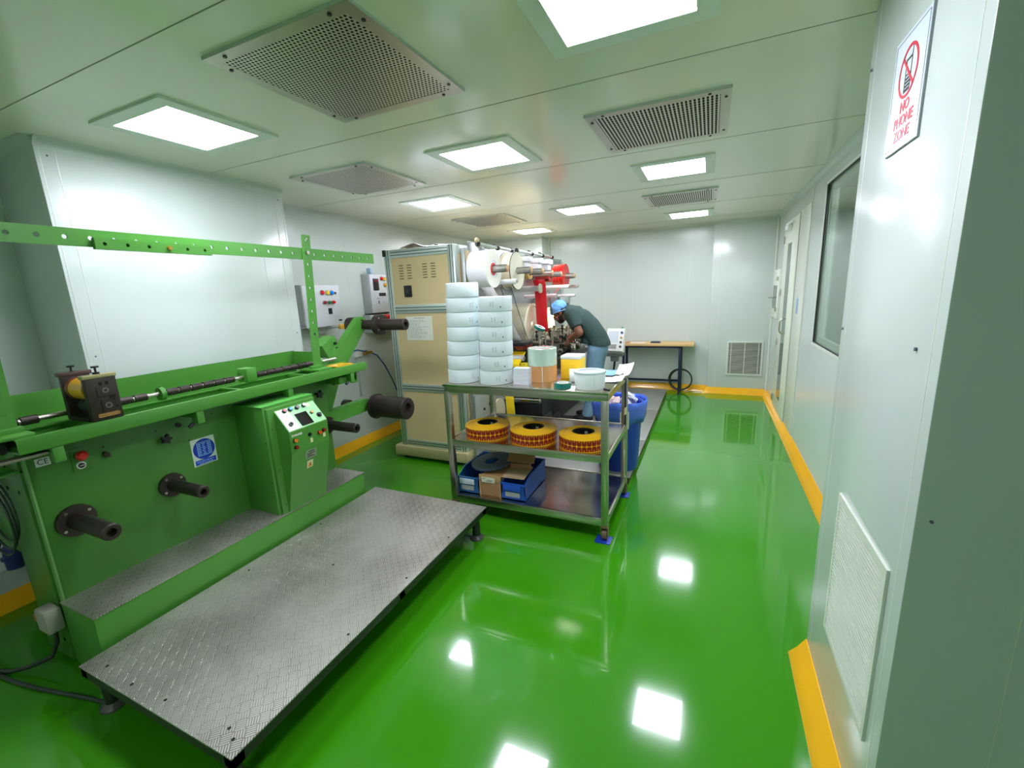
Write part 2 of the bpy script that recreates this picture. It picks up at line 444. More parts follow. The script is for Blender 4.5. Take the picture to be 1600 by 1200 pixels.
bb = MB().cyl((XR - 0.012, 6.985, 0.05), (XR - 0.012, 6.985, H), 0.016, seg=12); struct(bb.build('trim_10', TRIM))

# yellow coved skirting
def skirt(name, pts, h=0.09, w=0.062):
    """pts along the wall line, room on the left of the direction of travel"""
    bb = MB()
    pts = [Vector((x, y, 0)) for x, y in pts]
    prof = [(0.0, 0.0), (w, 0.0), (w, 0.005), (w * 0.5, h * 0.47), (0.004, h), (0, h)]
    n = len(pts); rings = []
    for i, p in enumerate(pts):
        ds = []
        if i > 0: ds.append((pts[i] - pts[i-1]).normalized())
        if i < n - 1: ds.append((pts[i+1] - pts[i]).normalized())
        ns = [Vector((-d.y, d.x, 0)) for d in ds]
        m = ns[0] if len(ns) == 1 else (ns[0] + ns[1]) / (1 + ns[0].dot(ns[1]))
        rings.append([bb.bm.verts.new(p + m * u + Vector((0, 0, v))) for u, v in prof])
    K = len(prof)
    for A, B in zip(rings[:-1], rings[1:]):
        for k in range(K): bb.bm.faces.new((A[k], A[(k+1) % K], B[(k+1) % K], B[k]))
    bb.bm.faces.new(rings[0]); bb.bm.faces.new(rings[-1][::-1])
    return struct(bb.build(name, YELLOW, ang=50))
skirt('baseboard_pillar', [(0.442, -0.0 + 1.18), (0.442, 1.955)], 0.088)
skirt('baseboard_right', [(XR, 1.955), (XR, 7.0), (0.0, 7.0), (0.0, YB), (-2.47, YB)])
skirt('baseboard_left', [(XL, 6.75), (XL, 2.53), (-3.02, 2.53), (-3.02, 1.16), (XL, 1.16), (XL, -2.0)])

# window in the right wall
w = struct(MB().box(XR - 0.004, XR + 0.004, WY0, WY1, WZ0 - 0.02, WZ0).box(XR - 0.004, XR + 0.004, WY0, WY1, WZ1, WZ1 + 0.02).box(XR - 0.004, XR + 0.004, WY1, WY1 + 0.02, WZ0 - 0.02, WZ1 + 0.02).build('window_1', TRIM))
b = MB()
b.box(XR + 0.03, XR + 0.05, WY0, WY1, WZ0, WZ0 + 0.05).box(XR + 0.03, XR + 0.05, WY1 - 0.05, WY1, WZ0, WZ1).box(XR + 0.03, XR + 0.05, WY0, WY1, WZ1 - 0.05, WZ1)
struct(b.build('window_frame', mat('window_gasket', (168, 182, 168), 0.35), w))
struct(MB().box(XR + 0.012, XR + 0.018, WY0, WY1, WZ0, WZ1).build('window_glass', glass('window_1_glass', (0.84, 0.88, 0.84), 0.04), w))
struct(MB().box(XR + 0.004, XR + 0.010, WY0, WY1, WZ0, WZ0 + 0.006).box(XR + 0.004, XR + 0.010, WY1 - 0.006, WY1, WZ0, WZ1).box(XR + 0.004, XR + 0.010, WY0, WY1, WZ1 - 0.006, WZ1).build('window_seal', BLACK, w))
# the corridor behind it
bb = MB().box(1.75, 1.8, 1.96, 7.0, 0, H).box(1.70, 1.75, 3.55, 3.62, 0, H).box(XR + 0.08, 1.8, 6.9, 6.95, 0, H)
struct(bb.build('wall_corridor', WALL))

# door with a tall vision strip
d = struct(MB().box(XR - 0.006, XR, 4.86, 5.36, 0.0, 2.27, 0.002).build('door_1', TRIM))
struct(MB().box(XR - 0.014, XR, 5.372, 6.30, 0.03, 2.25, 0.003).build('door_leaf', mat('door_white', (228, 236, 220), 0.28), d))
struct(MB().box(XR - 0.008, XR + 0.001, 5.358, 5.373, 0.03, 2.25).build('door_gap', SEAM, d))
struct(MB().box(XR - 0.0165, XR - 0.0135, 5.73, 5.97, 0.23, 2.0).build('vision_panel', GLASSD, d))
b = MB()
b.tube([(XR - 0.014, 5.70, 1.02), (XR - 0.05, 5.70, 1.02), (XR - 0.065, 5.70, 1.035), (XR - 0.07, 5.70, 1.06), (XR - 0.07, 5.70, 1.14), (XR - 0.065, 5.70, 1.165), (XR - 0.05, 5.70, 1.18), (XR - 0.014, 5.70, 1.18)], 0.0095, 10)
struct(b.build('door_handle', STEEL, d))
b = MB().box(XR - 0.06, XR - 0.014, 5.78, 5.98, 2.14, 2.20, 0.01).box(XR - 0.05, XR - 0.03, 5.55, 5.80, 2.19, 2.205)
struct(b.build('door_closer', WHITE, d))
b = MB()
for y, z in ((6.24, 2.02), (6.24, 0.12), (6.24, 0.82), (6.24, 1.42)): b.box(XR - 0.03, XR - 0.012, y, y + 0.03, z, z + 0.08, 0.003)
struct(b.build('hinge', STEELB, d))
h = struct(MB().box(XR - 0.03, XR, 6.40, 6.98, 1.13, 1.74, 0.006).build('door_2', mat('hatch_white', (232, 238, 226), 0.3)))
struct(MB().box(XR - 0.033, XR - 0.029, 6.50, 6.84, 1.25, 1.54).build('hatch_window', GLASSD, h))
b = MB().box(XR - 0.05, XR - 0.03, 6.42, 6.45, 1.22, 1.27, 0.004).box(XR - 0.05, XR - 0.03, 6.42, 6.45, 1.60, 1.65, 0.004)
struct(b.build('hinge', STEELB, h))
struct(MB().tube([(XR - 0.03, 6.90, 1.38), (XR - 0.07, 6.90, 1.38), (XR - 0.08, 6.86, 1.38)], 0.008, 8).build('hatch_handle', STEELB, h))
sw = thing('wall_switch', (XR - 0.01, 5.14, 1.27), 'small pale blue push plate on the door frame, right of the tall door', 'switch')
MB().box(XR - 0.012, XR - 0.005, 5.105, 5.175, 1.27, 1.42, 0.003).build('plate', mat('pale_blue_plate', (150, 186, 226), 0.3), sw)
MB().cyl((XR - 0.016, 5.14, 1.35), (XR - 0.012, 5.14, 1.35), 0.012, seg=14).build('button', WHITE, sw)

# ------------------------------------------------------------------ ceiling lights and grilles
def light(x, y, label):
    t = thing('ceiling_light', (x, y, H), label, 'ceiling light', 'square ceiling lights')
    o, i = 0.272, 0.208
    b = MB(); z0, z1 = H - 0.010, H
    for x0, x1, y0, y1 in ((-o, o, -o, -i), (-o, o, i, o), (-o, -i, -i, i), (i, o, -i, i)): b.box(x + x0, x + x1, y + y0, y + y1, z0, z1)
    b.build('frame', LAMPFR, t, smooth=False)
    MB().box(x - i, x + i, y - i, y + i, H - 0.007, H - 0.001).build('diffuser', LAMP, t, smooth=False)
    return t
def dupat(root, label, x, y): return dup(root, (x, y, H), label)
LX = (-2.335, -1.32, -0.288)
l0 = light(LX[0], 1.485, 'square ceiling light above the green slitting machine, nearest of the left row')
for x, y, lb in ((LX[2], 1.465, 'square ceiling light cut off by the top edge of the photo'),
                 (LX[1], 2.64, 'square ceiling light of the middle row, between the large grille and the far end'),
                 (LX[2], 3.665, 'square ceiling light between the two slotted ceiling grilles'),
                 (LX[0], 3.68, 'square ceiling light of the left row, second from the camera'),
                 (LX[1], 4.86, 'square ceiling light of the middle row, farthest from the camera'),
                 (LX[2], 6.02, 'square ceiling light nearest the louvred back wall, farthest of the right row'),
                 (LX[0], 6.02, 'square ceiling light nearest the back left corner, farthest of the left row')):
    dupat(l0, lb, x, y)

dupat(l0, 'square ceiling light added unseen behind the camera to fill the near end with light', -1.0, -1.75)  # unseen lamp, added as fill light for the dark near wall faces
dupat(l0, 'square ceiling light added out of view in the corridor to brighten the right window', 1.27, 3.25)  # added lamp, hidden from the camera, so the window glass reads pale

def grille(name, x, y, m, label):
    t = thing(name, (x, y, H), label, 'ceiling grille', None)
    o = 0.33; b = MB(); z = H - 0.012
    b.poly([(x-o+.045, y-o+.045, z), (x+o-.045, y-o+.045, z), (x+o-.045, y+o-.045, z), (x-o+.045, y+o-.045, z)])
    b.build('perforated_sheet', m, t, smooth=False)
    b = MB(); i = o - 0.045
    for x0, x1, y0, y1 in ((-o, o, -o, -i), (-o, o, i, o), (-o, -i, -i, i), (i, o, -i, i)): b.box(x + x0, x + x1, y + y0, y + y1, z - 0.0006, z + 0.0015)
    b.build('rim', STEELB, t, smooth=False)
    b = MB()
    for x0, x1, y0, y1 in ((-o, o, -o, -o+.004), (-o, o, o-.004, o), (-o, -o+.004, -o, o), (o-.004, o, -o, o)): b.box(x + x0, x + x1, y + y0, y + y1, z, H)
    b.build('side_wall', ALU, t, smooth=False)
    MB().box(x - o + .005, x + o - .005, y - o + .005, y + o - .005, H - 0.003, H - 0.001).build('cavity', HOLE, t, smooth=False)
    for a in (-0.24, 0.24):
        for s in (-1, 1):
            MB().cyl((x + a, y + s * (o - .022), z - 0.004), (x + a, y + s * (o - .022), z), 0.007, seg=10).build('screw', DARKSTEEL, t)
            MB().cyl((x + s * (o - .022), y + a, z - 0.004), (x + s * (o - .022), y + a, z), 0.007, seg=10).build('screw', DARKSTEEL, t)
    return t
g1 = grille('ceiling_grille', -1.305, 1.455, PERF, 'large perforated steel ceiling grille nearest the camera, at the top of the photo')
dup(g1, (-2.335, 2.645, H), 'perforated steel ceiling grille just beyond the nearest left light')
dup(g1, (-2.40, 4.83, H), 'perforated steel ceiling grille above the press cabinet, farthest on the left')
g2 = grille('ceiling_grille', -0.285, 2.66, PERFS, 'slotted steel ceiling grille on the right, nearer of the two')
dup(g2, (-0.31, 4.86, H), 'slotted steel ceiling grille on the right, farther of the two')

# return-air louvres
t = thing('air_grille', (0.437, 1.49, 0.35), 'white louvred air grille low on the pillar at the right', 'air grille')
y0, y1, z0, z1 = 1.262, 1.722, 0.345, 0.875
b = MB()
for a0, a1, c0, c1 in ((y0, y1, z0, z0+.02), (y0, y1, z1-.02, z1), (y0, y0+.02, z0+.02, z1-.02), (y1-.02, y1, z0+.02, z1-.02)): b.box(0.4345, 0.442, a0, a1, c0, c1)
b.build('frame', TRIM, t)
b = MB(); n = 36
for k in range(n):
    z = z0 + .026 + (z1 - z0 - .052) * k / (n - 1)
    b.box(0.4352, 0.4412, y0 + .018, y1 - .018, z - 0.0038, z + 0.0038)
for y in (1.41, 1.57): b.box(0.4390, 0.4412, y - .002, y + .002, z0 + .02, z1 - .02)
b.build('slats', TRIM, t, smooth=False)
MB().box(0.4413, 0.4419, y0 + .01, y1 - .01, z0 + .01, z1 - .01).build('cavity', HOLE, t)
t = thing('air_grille', (0.475, 6.99, 0.28), 'white louvred air grille low on the back wall', 'air grille')
x0, x1, z0, z1 = 0.245, 0.705, 0.28, 0.775
b = MB()
for a0, a1, c0, c1 in ((x0, x1, z0, z0+.022), (x0, x1, z1-.022, z1), (x0, x0+.022, z0+.022, z1-.022), (x1-.022, x1, z0+.022, z1-.022)): b.box(a0, a1, 6.984, 7.0, c0, c1)
b.build('frame', TRIM, t)
b = MB()
for k in range(22):
    z = z0 + .034 + (z1 - z0 - .068) * k / 21
    b.prism([(6.988, z - 0.006), (6.990, z - 0.006), (6.9985, z + 0.004), (6.9965, z + 0.004)], lambda u, v: Vector((x0 + .02, u, v)), lambda u, v: Vector((x1 - .02, u, v)))
b.build('slats', mat('grille_slats', (176, 182, 166), 0.4), t, smooth=False)
b = MB()
for x in (0.30, 0.475, 0.65): b.box(x - .004, x + .004, 6.984, 6.990, z0 + .02, z1 - .02)
b.build('brace', TRIM, t)
MB().box(x0 + .01, x1 - .01, 6.9987, 6.9995, z0 + .01, z1 - .01).build('cavity', HOLE, t)

# ------------------------------------------------------------------ NO PHONE ZONE sign on the pillar (faces -X; reads towards -Y)
t = thing('wall_sign', (0.437, 1.567, 1.93), 'white no phone zone sign with red circle, high on the right pillar', 'sign')
sy0, sy1, sz0, sz1 = 1.462, 1.682, 1.93, 2.212
MB().box(0.4360, 0.442, sy0, sy1, sz0, sz1).build('board', mat('sign_white', (224, 236, 248), 0.25), t)
b = MB(); g = 0.008
for a0, a1, c0, c1 in ((sy0+g, sy1-g, sz0+g, sz0+g+.0016), (sy0+g, sy1-g, sz1-g-.0016, sz1-g), (sy0+g, sy0+g+.0016, sz0+g+.0016, sz1-g-.0016), (sy1-g-.0016, sy1-g, sz0+g+.0016, sz1-g-.0016)): b.box(0.4354, 0.4360, a0, a1, c0, c1)
b.build('border_line', INK, t, smooth=False)
MB().box(0.4370, 0.442, sy0 - 0.002, sy0, sz0 - 0.002, sz1).box(0.4370, 0.442, sy0, sy1, sz0 - 0.002, sz0).build('edge', mat('sign_edge', (140, 150, 152), 0.4), t)
SR = mat('sign_red', (214, 44, 62), 0.4); SK = mat('sign_black', (34, 44, 42), 0.4)
yc, zc = 1.572, 2.112
b = MB(); b.ring((0.4358, yc, zc), (-1, 0, 0), 0.0545, 0.062, 0.0012, 48)
MM = Matrix.Translation((0.4350, yc, zc)) @ Matrix.Rotation(math.radians(45), 4, 'X')
b.box(-0.0004, 0.0004, -0.057, 0.057, -0.0035, 0.0035, M=MM)
b.build('prohibition_ring', SR, t)
b = MB(); X0, X1 = 0.4352, 0.4360
tilt = Matrix.Translation((0, yc, zc)) @ Matrix.Rotation(math.radians(0), 4, 'X')
def ph(a0, a1, c0, c1): b.box(X0, X1, a0, a1, c0, c1, M=tilt)
ph(-.019, -.016, -.008, .030); ph(.016, .019, -.008, .030); ph(-.019, .019, .027, .032); ph(-.019, .019, -.010, -.006)
for r_ in range(4):
    for c_ in range(3): ph(-.017 + c_ * .0118, -.007 + c_ * .0118, -.020 - r_ * .0085, -.0145 - r_ * .0085)
ph(-.019, -.017, -.046, -.010); ph(.017, .019, -.046, -.010); ph(-.019, .019, -.048, -.045)
ph(-.019, -.016, .030, .052)
b.build('phone_symbol', SK, t, smooth=False)
for k, (wd, sz) in enumerate((('NO', .036), ('PHONE', .036), ('ZONE', .036))):
    text('lettering', wd, sz, (0.4358, 1.568, 2.030 - k * 0.034), (0, -1, 0), (0, 0, 1), SR, t, align='CENTER', sx=1.06, bold=0.0009)
# ------------------------------------------------------------------ green slitting machine
sl = thing('slitting_machine', (-2.75, 1.5, 0), 'green slitting machine with shafts and perforated overhead bars, against the left wall', 'machine')
PX = -2.57
# main plate with the end frame behind it
MB().box(PX - 0.03, PX, 0.715, 2.30, 0.05, 1.075, 0.003).build('main_plate', GREEND, sl)
b = MB()
b.box(-2.84, PX - 0.03, 0.70, 0.76, 0.03, 1.08, 0.003)           # end post
b.box(-3.30, -2.84, 0.70, 0.76, 0.53, 0.70, 0.003)               # cross beam

b.box(-2.90, PX - 0.03, 2.20, 2.28, 0.03, 1.08, 0.003); b.box(-2.90, -2.85, 0.76, 2.28, 0.9, 1.08); b.box(-2.90, -2.85, 0.76, 2.28, 0.1, 0.25)
b.box(-3.30, PX - 0.03, 0.70, 2.28, 1.06, 1.08)
b.build('frame', GREEND, sl)
for x, z in ((-2.73, 0.96), (-2.66, 0.855), (-2.77, 0.86), (-2.70, 0.17), (-2.64, 0.13)): MB().cyl((x, 0.699, z), (x, 0.7005, z), 0.010, seg=14).build('frame_hole', HOLE, sl)
MB().box(PX - 0.026, PX + 0.006, 0.709, 0.716, 0.06, 1.03).build('edge_strip', mat('green_edge', (110, 165, 90), 0.4), sl)
# step with tread plate
MB().box(PX, -2.29, 0.70, 2.285, 0.03, 0.34, 0.004).build('step_box', GREEN, sl)
MB().box(PX, -2.285, 0.698, 2.288, 0.3405, 0.345).build('step_tread', TREAD, sl, smooth=False)
# long front rail (channel)
RX = -2.38
b = MB()
b.box(RX - 0.006, RX, 0.655, 2.535, 1.072, 1.132, 0.001); b.box(-2.60, RX - 0.006, 0.655, 2.535, 1.072, 1.080); b.box(-2.60, -2.594, 0.655, 2.535, 1.08, 1.132)
b.box(RX - 0.024, RX - 0.006, 0.655, 2.535, 1.126, 1.132); b.box(-2.594, -2.57, 0.655, 2.535, 1.126, 1.132)
for y in (0.70, 1.55, 2.0, 2.3): b.box(-2.594, RX - 0.006, y, y + 0.02, 1.114, 1.131)
b.build('rail', GREEN, sl)
for y in (0.765, 1.315, 1.86, 2.39):      # arms that carry the rail
    b = MB().box(PX, RX - 0.05, y - 0.02, y + 0.02, 1.035, 1.068, 0.003).box(RX - 0.055, RX - 0.005, y - 0.018, y + 0.018, 1.005, 1.071, 0.004)
    o = b.build('rail_arm', GREEN, sl)
    if y > 1: MB().cyl((RX - 0.03, y - 0.05, 0.995), (RX - 0.03, y - 0.028, 1.01), 0.010, seg=12).cyl((PX + .002, y - 0.02, 0.985), (PX + 0.012, y - 0.02, 0.985), 0.012, seg=12).build('set_screw', BLACK, o)
# far brackets under the rail end
MB().box(PX, -2.43, 2.30, 2.47, 1.00, 1.05, 0.003).box(-2.46, -2.43, 2.43, 2.48, 0.985, 1.075, 0.003).build('end_bracket', GREEN, sl)
MB().box(-2.52, -2.40, 2.27, 2.42, 1.133, 1.140).build('yellow_pad', YELLOW, sl)
# uprights with their base plates, the overhead bar and the spare bar bolted to it
def upright(y, lean, z1, holes):
    b = MB()
    b.holed(z1 - 1.14, 0.064, 0.008, holes, 0.0095, lambda u, v, w: Vector((-2.492 + w, y + v + lean * u, 1.14 + u)))
    o = b.build('upright', GREEN, sl, smooth=False)
    MB().box(-2.57, -2.40, y - 0.07, y + 0.05, 1.132, 1.145, 0.002).box(-2.50, -2.47, y - 0.055, y + 0.045, 1.145, 1.165, 0.002).build('base_plate', GREEN, o)
    return o
u1 = upright(2.175, 0.055, 2.035, [0.16 + 0.078 * k for k in range(10)])
u2 = upright(0.668, 0.02, 2.06, [0.08 + 0.078 * k for k in range(11)])
b = MB(); b.holed(2.72, 0.074, 0.008, [0.06 + 0.0865 * k for k in range(31)], 0.0098, lambda u, v, w: Vector((-2.501 + w, 0.15 + u, 1.913 + v)))
bar = b.build('overhead_bar', GREEN, sl, smooth=False)
b = MB(); b.holed(0.50, 0.048, 0.024, [0.035 + 0.086 * k for k in range(6)], 0.0075, lambda u, v, w: Vector((-2.492 + w, 1.075 + u, 1.890 + v)))
sb = b.build('spare_bar', GREEN, sl, smooth=False)
MB().cyl((-2.468, 1.368, 1.890), (-2.458, 1.368, 1.890), 0.011, seg=6).build('bolt', BRASS, sb)
MB().cyl((-2.484, 2.218, 1.921), (-2.474, 2.218, 1.921), 0.013, seg=6).cyl((-2.484, 2.224, 2.01), (-2.480, 2.224, 2.01), 0.007, seg=10).build('bolt', STEELB, u1)
# tray guard behind the shaft
b = MB().box(-2.86, -2.852, 0.60, 2.30, 0.95, 1.243).box(-2.86, -2.62, 2.29, 2.30, 1.10, 1.238).box(-2.86, -2.60, 0.60, 2.30, 0.95, 0.96)
b.build('tray_guard', GREEN, sl, smooth=False)
# knife shaft with collars
b = MB().cyl((-2.60, 0.55, 1.162), (-2.60, 2.45, 1.162), 0.012, seg=16)
b.build('knife_shaft', STEELB, sl)
for y0, y1 in ((0.62, 0.84), (0.96, 1.23), (1.29, 1.68), (1.80, 2.26)):
    y = y0
    while y < y1 - 0.05: MB().cyl((-2.60, y, 1.162), (-2.60, y + 0.052, 1.162), 0.019, seg=18).build('knife_collar', DARKSTEEL, sl); y += 0.062
MB().ring((-2.60, 1.255, 1.162), (0, 1, 0), 0.012, 0.034, 0.022, 24).cyl((-2.60, 1.266, 1.19), (-2.60, 1.266, 1.205), 0.005, seg=8).build('shaft_hub', GREEN, sl)
MB().box(-2.65, -2.555, 1.71, 1.775, 1.132, 1.215, 0.004).build('bearing_block', GREEN, sl)
MB().ring((-2.60, 2.28, 1.165), (0, 1, 0), 0.012, 0.036, 0.02, 24).build('shaft_hub', GREEN, sl)
# pressing-roller unit on the rail
GUNM = mat('worn_gunmetal', (120, 112, 106), 0.4, 0.7)
ku = MB().box(-2.414, -2.386, 0.893, 1.003, 1.133, 1.318, 0.003).box(-2.584, -2.556, 0.885, 0.985, 1.133, 1.325, 0.003).box(-2.575, -2.41, 0.887, 0.995, 1.133, 1.15).build('roller_unit', DARKSTEEL, sl)
MB().box(-2.418, -2.382, 0.888, 1.006, 1.318, 1.334, 0.002).build('top_bar', mat('bronze_bar', (176, 168, 120), 0.4, 0.6), ku)
MB().box(-2.588, -2.552, 0.878, 0.992, 1.325, 1.342, 0.002).build('rear_bar', mat('brown_bar', (88, 70, 62), 0.5, 0.4), ku)
MB().cyl((-2.555, 0.935, 1.268), (-2.415, 0.935, 1.268), 0.047, seg=32).build('yellow_roller', mat('polyurethane_yellow', (226, 170, 40), 0.32), ku)
MB().cyl((-2.556, 0.935, 1.268), (-2.53, 0.935, 1.268), 0.049, seg=32).build('roller_cheek', mat('copper_brown', (140, 78, 54), 0.4, 0.3), ku)
MB().cyl((-2.56, 0.945, 1.19), (-2.41, 0.945, 1.19), 0.028, seg=28).build('lower_roller', mat('grey_green_roller', (84, 104, 92), 0.3, 0.5), ku)
b = MB()
for x, y in ((-2.40, 0.945), (-2.57, 0.93)): b.cyl((x, y, 1.333), (x, y, 1.343), 0.012, seg=16).cyl((x, y, 1.343), (x, y, 1.362), 0.004, seg=10).cyl((x, y, 1.362), (x, y, 1.369), 0.0135, seg=16)
b.build('thumb_screw', BLACK, ku)
MB().ring((-2.386, 0.957, 1.262), (1, 0, 0), 0.006, 0.012, 0.003, 20).build('bearing_cap', GUNM, ku); MB().ring((-2.386, 0.957, 1.195), (1, 0, 0), 0.007, 0.013, 0.003, 20).build('bearing_cap', GUNM, ku)
b = MB().box(-2.387, -2.3845, 0.925, 0.990, 1.234, 1.238).box(-2.387, -2.3845, 0.925, 0.929, 1.234, 1.278).box(-2.387, -2.3845, 0.932, 0.936, 1.165, 1.222).box(-2.387, -2.3845, 0.966, 0.986, 1.222, 1.234).box(-2.387, -2.3845, 0.94, 0.95, 1.285, 1.30).box(-2.387, -2.3845, 0.962, 0.973, 1.285, 1.30)
for y, z in ((0.913, 1.215), (0.98, 1.215), (0.985, 1.185)): b.cyl((-2.387, y, z), (-2.3845, y, z), 0.004, seg=10)
b.build('slot', HOLE, ku, smooth=False)
MB().box(-2.386, -2.383, 0.912, 0.992, 1.148, 1.164, 0.006).build('maker_plate', mat('worn_brass_plate', (170, 130, 72), 0.55, 0.3, var=0.3, vscale=60), ku)
# mandrels on the plate
def mandrel(y, z, x0, x1, rf, rs, hub=0.02, par=sl, nm='mandrel', seg=32):
    o = MB().lathe([(0, 0), (rf, 0), (rf, hub), (rs * 1.05, hub + 0.001), (rs, hub + 0.03), (rs, x1 - x0 - 0.004), (rs - 0.004, x1 - x0), (rs * 0.52, x1 - x0), (rs * 0.50, x1 - x0 - 0.004), (rs * 0.44, x1 - x0 - 0.03), (0, x1 - x0 - 0.03)], (x0, y, z), (1, 0, 0), seg).build(nm, DARKSTEEL, par)
    b = MB()
    for k in range(4):
        a = 2 * PI * k / 4 + 0.6; b.cyl((x0 + hub, y + math.cos(a) * rf * .8, z + math.sin(a) * rf * .8), (x0 + hub + 0.004, y + math.cos(a) * rf * .8, z + math.sin(a) * rf * .8), 0.0065, seg=10)
    b.build('flange_bolt', STEELB, o)
    if hub < 0.03:
        MB().box(x0 + 0.07, x1 - 0.02, y - 0.004, y + 0.004, z + rs - 0.003, z + rs + 0.0012).build('key_slot', mat('slot_dark', (34, 28, 26), 0.5), o)
    return o
mandrel(0.817, 0.683, PX, -2.262, 0.071, 0.036)
mandrel(1.209, 0.681, PX, -2.295, 0.062, 0.031)
mandrel(2.262, 0.694, PX, -2.275, 0.062, 0.034)
# reel arms at the far end
AX = -2.635
def arm(p0, p1, w0, w1, thick=0.05):
    p0 = Vector((p0[0], p0[1])); p1 = Vector((p1[0], p1[1])); d = (p1 - p0).normalized(); n = Vector((-d.y, d.x))
    pl = [p0 + n * w0, p0 - n * w0]
    a0 = math.atan2(-n.y, -n.x)
    for k in range(13):
        a = a0 + PI * k / 12; pl.append(p1 + Vector((math.cos(a), math.sin(a))) * w1)
    pl = [(q.x, q.y) for q in pl]
    return MB().prism(pl, lambda u, v: Vector((AX - thick / 2, u, v)), lambda u, v: Vector((AX + thick / 2, u, v)))
a1 = arm((2.42, 1.06), (2.78, 1.405), 0.075, 0.055, 0.06).build('upper_arm', GREEN, sl)
mandrel(2.815, 1.39, -2.475, -2.19, 0.082, 0.045, 0.05, a1, 'upper_mandrel')
MB().cyl((-2.605, 2.81, 1.392), (-2.475, 2.815, 1.39), 0.04, seg=20).cyl((-2.72, 2.76, 1.395), (-2.665, 2.76, 1.395), 0.062, seg=28).build('bearing', DARKSTEEL, a1)
b = MB()
for dy, dz in ((0.02, 0.03), (0.035, 0.01), (0.025, -0.02), (0.0, 0.035), (-0.005, -0.03)): b.cyl((AX + 0.03, 2.775 + dy, 1.40 + dz), (AX + 0.037, 2.775 + dy, 1.40 + dz), 0.006, seg=8)
b.build('arm_bolt', DARKSTEEL, a1)
a2 = arm((2.25, 0.72), (2.72, 0.727), 0.052, 0.052, 0.06).build('lower_arm', GREEN, sl)
mandrel(2.785, 0.706, -2.56, -2.225, 0.106, 0.090, 0.02, a2, 'lower_mandrel')
MB().cyl((-2.72, 2.60, 0.755), (-2.665, 2.60, 0.755), 0.042, seg=28).build('bearing', DARKSTEEL, a2)
MB().prism([(2.30, 0.62), (2.42, 0.72), (2.62, 1.10), (2.52, 1.14), (2.30, 1.06)], lambda u, v: Vector((-2.72, u, v)), lambda u, v: Vector((-2.69, u, v))).build('gusset_plate', GREEN, sl)
b = MB().box(-2.76, -2.64, 2.395, 2.535, 1.195, 1.305, 0.0, M=Matrix.Translation((0, 2.46, 1.25)) @ Matrix.Rotation(math.radians(28), 4, 'X') @ Matrix.Translation((0, -2.46, -1.25)))
mo = b.build('motor_box', GREEN, sl, smooth=False)
b = MB()
for y, z in ((2.50, 1.275), (2.515, 1.235)): b.cyl((-2.64, y, z), (-2.625, y, z), 0.011, seg=12)
b.build('cable_gland', BLACK, mo)
# hand knobs and small fittings on the plate
def starknob(y, z, r=0.028):
    b = MB(); pl = []
    for k in range(20):
        a = 2 * PI * k / 20; q = r * (0.72 + 0.28 * math.cos(5 * a)); pl.append((y + q * math.cos(a), z + q * math.sin(a)))
    b.prism(pl, lambda u, v: Vector((PX + 0.03, u, v)), lambda u, v: Vector((PX + 0.05, u, v))).cyl((PX, y, z), (PX + 0.03, y, z), 0.009, seg=12)
    return b.build('star_knob', BLACK, sl)
starknob(1.212, 0.937); starknob(2.20, 0.945, 0.03)
MB().cyl((PX, 0.972, 0.942), (PX + 0.025, 0.972, 0.942), 0.011, seg=14).cyl((PX + .012, 0.962, 0.935), (PX + .02, 0.985, 0.928), 0.005, seg=8).build('plunger_pin', DARKSTEEL, sl)
b = MB()
for y, z in ((0.972, 0.975), (1.19, 0.985), (1.475, 1.0), (1.36, 1.03), (1.335, 0.885)): b.cyl((PX, y, z), (PX + 0.003, y, z), 0.0045, seg=10)
b.build('screw', DARKSTEEL, sl)
# emergency stop plate
es = MB().box(PX, PX + 0.006, 0.852, 0.908, 0.895, 1.002, 0.002).build('stop_plate', GREEND, sl)
MB().lathe([(0.012, 0), (0.012, 0.018), (0.021, 0.022), (0.022, 0.032), (0.014, 0.040), (0, 0.040)], (PX + 0.006, 0.880, 0.970), (1, 0, 0), 28).build('emergency_button', RED, es)
MB().ring((PX + 0.0062, 0.880, 0.921), (1, 0, 0), 0.010, 0.017, 0.004, 28).build('button_ring', WHITE, es)
MB().cyl((PX + 0.006, 0.880, 0.921), (PX + 0.0145, 0.880, 0.921), 0.0115, seg=24).build('start_button', BLACK, es)
MB().box(PX + 0.0145, PX + 0.0155, 0.873, 0.888, 0.9195, 0.9225).build('arrow_mark', WHITE, es)
ce = MB().box(PX, PX + 0.0015, 0.742, 0.790, 0.962, 0.998).build('ce_label', mat('label_grey', (206, 214, 204), 0.5), sl)
text('lettering', 'CE', 0.034, (PX + 0.0016, 0.766, 0.980), (0, 1, 0), (0, 0, 1), BLACK, ce, sx=0.9)
# blue mandatory sticker
st = MB().box(PX, PX + 0.0012, 1.335, 1.462, 0.725, 0.880).build('blue_sticker', mat('sticker_white', (206, 222, 206), 0.3), sl)
MB().cyl((PX + 0.001, 1.400, 0.815), (PX + 0.0018, 1.400, 0.815), 0.058, seg=48).build('blue_disc', mat('sticker_blue', (16, 50, 172), 0.22), st)
MB().box(PX + 0.001, PX + 0.0018, 1.343, 1.454, 0.730, 0.757, 0.0003).build('blue_band', mat('sticker_blue_band', (20, 66, 190), 0.22), st)
b = MB()
for k in range(7):
    z = 0.785 + k * 0.0098
    b.box(PX + 0.0018, PX + 0.0024, 1.368, 1.384, z, z + 0.0045); b.box(PX + 0.0018, PX + 0.0024, 1.418, 1.434, z, z + 0.0045)
    b.box(PX + 0.0018, PX + 0.0024, 1.390 + 0.004 * (k % 2), 1.410 - 0.003 * (k % 3), z, z + 0.004)
for z in (0.778, 0.853): b.box(PX + 0.0018, PX + 0.0024, 1.364, 1.438, z, z + 0.003)
